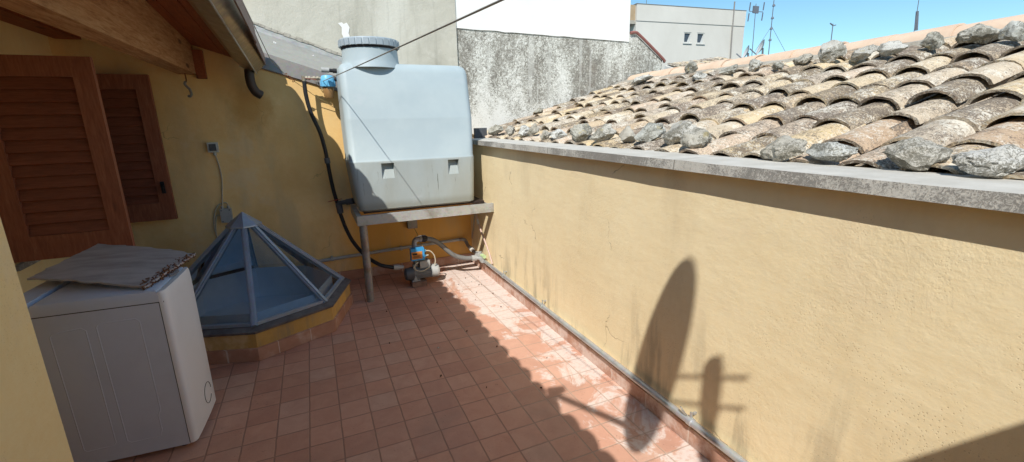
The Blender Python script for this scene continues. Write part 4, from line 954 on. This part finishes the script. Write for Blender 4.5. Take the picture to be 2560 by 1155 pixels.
for u0, u1, z0, z1 in wins:
    mb = MB(); e = .05
    bbox(mb, u0, u0 + e, .02, .1, z0, z1); bbox(mb, u1 - e, u1, .02, .1, z0, z1); bbox(mb, u0 + e, u1 - e, .02, .1, z0, z0 + e); bbox(mb, u0 + e, u1 - e, .02, .1, z1 - e, z1); bbox(mb, u0 - .04, u1 + .04, -.05, .018, z0 - .05, z0 - .005); f = build('window', mb, 'winframe', t)
    mb = MB(); bbox(mb, u0 + e, u1 - e, .07, .08, z0 + e, z1 - e); build('pane', mb, 'wingal', f)
    mb = MB(); mb.hexa([bq(u1 - e - .16, .055, z0 + e), bq(u1 - e, .055, z0 + e), bq(u1 - e, .065, z0 + e), bq(u1 - e - .16, .065, z0 + e)], [bq(u1 - e - .03, .055, z1 - .16), bq(u1 - e, .055, z1 - .1), bq(u1 - e, .065, z1 - .1), bq(u1 - e - .03, .065, z1 - .16)]); build('curtain', mb, 'curtain', f)
mb = MB(); bbox(mb, -.42, -.003, .1, 3, 6.25, 6.96); build('balcony_front', mb, 'tan', t)
mb = MB(); bbox(mb, -.5, -.003, .05, 3, 6.08, 6.245); build('balcony_slab', mb, 'mortar', t)
mb = MB(); bbox(mb, -.6, -.003, 1.2, 1.4, 3, 6.07); build('loggia_back', mb, 'darkgap', t)
mb = MB(); bbox(mb, -.6, .75, 1.5, 3.5, 7.2, 7.32); build('roof_canopy', mb, 'tan', t)
mb = MB(); mb.tube([bq(5.95, -.04, 7.4), bq(5.96, -.04, 5.8), bq(6.0, -.05, 4.3)], .035, 8, False); build('downpipe', mb, 'bldcap', t)
# far roof in front of the block
t = thing('far_roof', (14, 11, 2), 'small wavy clay tile roof edge in front of the beige block', 'roof')
mb = MB(); rng = random.Random(2)
fa = V((2.61, 0, .315)).normalized()
tile_roof(mb, lambda d: V((13.85, 12, 3.30)) + fa * d, fa, V((0, .95, .3)).normalized(), V((0, -.3, .95)), 15, 3, .19, .3, rng, 1.0); build('barrel_tiles', mb, 'tile', t)
mb = MB(); mb.prism([(13.7, 12.0, -9), (16.8, 12.0, -9), (16.8, 12.0, 3.66), (13.7, 12.0, 3.28)], (0, 1.0, .3)); build('wall', mb, 'bld', t)

def antenna(name, base, top, label, r=.02):
    t = thing(name, base, label, 'antenna'); mb = MB(); mb.cyl(base, top, r * .75, r * .5, 8); build('mast', mb, 'ant', t); return t
t = antenna('television_antenna', (13.83, 9, 1.5), (13.73, 9, 5.02), 'panel television antenna on a thin mast, nearest the beige block')
mb = MB(); mb.box(13.62, 13.86, 8.98, 9.02, 4.74, 4.95); build('panel', mb, 'ant', t)
mb = MB()
for x, z in ((13.46, 4.92), (13.44, 4.60), (14.08, 4.97), (14.06, 4.66)): mb.bar((x, 9, z - .12), (x + .02, 9, z + .12), .025, .025, (0, 1, 0))
mb.bar((13.46, 9, 4.78), (14.08, 9, 4.80), .018, .018); build('elements', mb, 'ant', t)
t = antenna('radio_mast', (14.57, 9, 1.5), (14.52, 9, 6.2), 'tall slim radio mast with small collars right of the beige block', .022)
for z in (5.0, 4.62, 4.3, 3.95): mb = MB(); mb.cyl((14.55, 9, z), (14.55, 9, z + .06), .05, .035, 8); build('collar', mb, 'ant', t)
mb = MB(); mb.tube([(14.55, 9, 4.4), (13.9, 9, 3.6)], .006, 5); mb.tube([(14.55, 9, 4.4), (15.5, 9, 3.5)], .006, 5); build('guy_wire', mb, 'ant', t)
t = antenna('whip_antenna', (17.77, 9, 1.5), (17.66, 9, 4.65), 'short dark antenna with a forked top in the middle of the sky', .03)
mb = MB(); mb.bar((17.5, 9, 4.66), (17.66, 9, 4.6), .03, .03); mb.bar((17.82, 9, 4.62), (17.66, 9, 4.58), .03, .03); build('fork', mb, 'ant', t)
t = antenna('ridge_antenna', (22.87, 9, 1.5), (22.6, 9, 6.6), 'tall dark antenna pole rising behind the ridge on the right', .025)
mb = MB(); mb.cyl((22.82, 9, 4.7), (22.68, 9, 5.4), .065, .05, 8); build('sleeve', mb, 'ant', t)
t = antenna('block_mast', (16.4, 17.6, 7.03), (16.36, 17.6, 8.2), 'thin mast standing on the beige block near its balcony', .02)
mb = MB(); mb.bar((16.2, 17.6, 7.75), (16.5, 17.6, 7.7), .02, .02); build('elements', mb, 'ant', t)
def small_dish(c, r, label):
    t = thing('rooftop_dish', (c[0], c[1], c[2] - .4), label, 'satellite dish', 'white dishes on the far roofs')
    n_ = V((-.75, .50, .35)).normalized(); u = n_.cross(V((0, 0, 1))).normalized(); w = u.cross(n_)
    mb = MB(); rs = [[V(c) + (u * math.cos(q) * .9 + w * math.sin(q)) * a - n_ * .08 * (1 - (a / r) ** 2) for q in [2 * PI * i / 20 for i in range(20)]] for a in (r * .1, r * .6, r)]
    mb.rings(rs, (True, False)); build('reflector', mb, 'dish', t)
    mb = MB(); mb.bar(V(c) - w * r, V(c) - w * r * .6 + n_ * r * 1.1, .03, .03); mb.cyl(V(c) - n_ * .09, V(c) - n_ * .12 + V((0, 0, -.5)), .03, None, 8); build('arm', mb, 'ant', t)
small_dish((14.12, 9, 3.74), .25, 'white satellite dish standing clear against the sky beside the radio mast')
small_dish((13.47, 9, 3.56), .22, 'white satellite dish half hidden at the corner of the beige block')

# ------------------------------------------------------------------ small litter on the floor
rg = random.Random(9)
lit = [(1.52, 1.92), (1.56, 1.80), (1.58, 1.79), (1.47, 1.62), (1.60, 1.52), (1.35, 1.70), (1.40, 1.45), (1.12, 1.62), (1.07, 1.55), (1.55, 1.2), (1.51, .72), (1.5, .25), (1.25, .55), (1.0, .1), (.62, 1.55), (.86, .72), (.78, .35), (1.63, 2.02), (1.5, 2.05), (1.38, 1.9), (1.61, .95), (1.3, -.05), (.55, .95), (1.13, .88)]
for i, (x, y) in enumerate(lit):
    mb = MB(); a = rg.uniform(0, 6.3); L = rg.uniform(.005, .011); d = V((math.cos(a), math.sin(a), 0)); e = V((-d.y, d.x, 0)); c = V((x, y, .004))
    mb.rings([[c - d * L, c - d * L * .3 + e * L * .5, c + d * L * .5 + e * L * .35, c + d * L, c + d * L * .4 - e * L * .45, c - d * L * .4 - e * L * .4], [q + V((0, 0, .004 + rg.uniform(0, .004))) for q in (c - d * L * .8, c - d * L * .2 + e * L * .4, c + d * L * .4 + e * L * .3, c + d * L * .8, c + d * L * .3 - e * L * .3, c - d * L * .3 - e * L * .3)]])
    o = build('leaf_scrap', mb, 'leaf' if i % 5 else 'pebble'); tag(o, 'tiny %s scrap lying on the terracotta floor tiles' % ('dark dry leaf' if i % 5 else 'pale'), 'litter', 'dark leaf scraps on the floor' if i % 5 else 'pale scraps on the floor')

# ------------------------------------------------------------------ camera
p_ = (1127.59, .243072, .409624, -.0215218)
f, pi_, ya, ro = p_
cp, sp, cy, sy = math.cos(pi_), math.sin(pi_), math.cos(ya), math.sin(ya)
fw = V((sy * cp, cy * cp, -sp)); rt = V((cy, -sy, 0)); up = rt.cross(fw)
r2 = rt * math.cos(ro) + up * math.sin(ro); u2 = -rt * math.sin(ro) + up * math.cos(ro)
cam = bpy.data.cameras.new('camera'); co = bpy.data.objects.new('camera', cam); COL.objects.link(co)
cam.sensor_fit = 'HORIZONTAL'; cam.sensor_width = 36; cam.lens = 36 * f / 2560; cam.clip_end = 4000; cam.clip_start = .02
mtx = Matrix((r2, u2, -fw)).transposed().to_4x4(); mtx.translation = V((.182465, -2.22943, 1.60304)); co.matrix_world = mtx
sc.camera = co

# ------------------------------------------------------------------ daylight
sun = bpy.data.lights.new('sun', 'SUN'); so = bpy.data.objects.new('sun', sun); COL.objects.link(so)
sun.energy = 5.0; sun.angle = math.radians(.45); sun.color = (1, .96, .89)
so.rotation_euler = SUN.to_track_quat('-Z', 'Y').to_euler(); so.location = (-6, -8, 12)
w = bpy.data.worlds.new('World'); sc.world = w; w.use_nodes = True; nt = w.node_tree
bg = nt.nodes['Background']; sky = nt.nodes.new('ShaderNodeTexSky'); sky.sky_type = 'NISHITA'; sky.sun_disc = False
tos = -SUN
sky.sun_elevation = math.asin(tos.z); sky.sun_rotation = math.atan2(tos.x, tos.y); sky.altitude = 300; sky.air_density = 1.0; sky.dust_density = .1; sky.ozone_density = 1.0
tint = nt.nodes.new('ShaderNodeMix'); tint.data_type = 'RGBA'; tint.blend_type = 'MULTIPLY'; tint.inputs[0].default_value = 1; tint.inputs[7].default_value = (.72, .98, 1.02, 1)
nt.links.new(sky.outputs[0], tint.inputs[6]); nt.links.new(tint.outputs[2], bg.inputs[0]); bg.inputs[1].default_value = .15
sc.view_settings.view_transform = 'Standard'; sc.view_settings.look = 'None'; sc.view_settings.exposure = 0; sc.view_settings.gamma = 1
sc.render.engine = 'CYCLES'; sc.cycles.max_bounces = 10; sc.cycles.diffuse_bounces = 7; sc.cycles.transparent_max_bounces = 12
sc.cycles.use_denoising = True
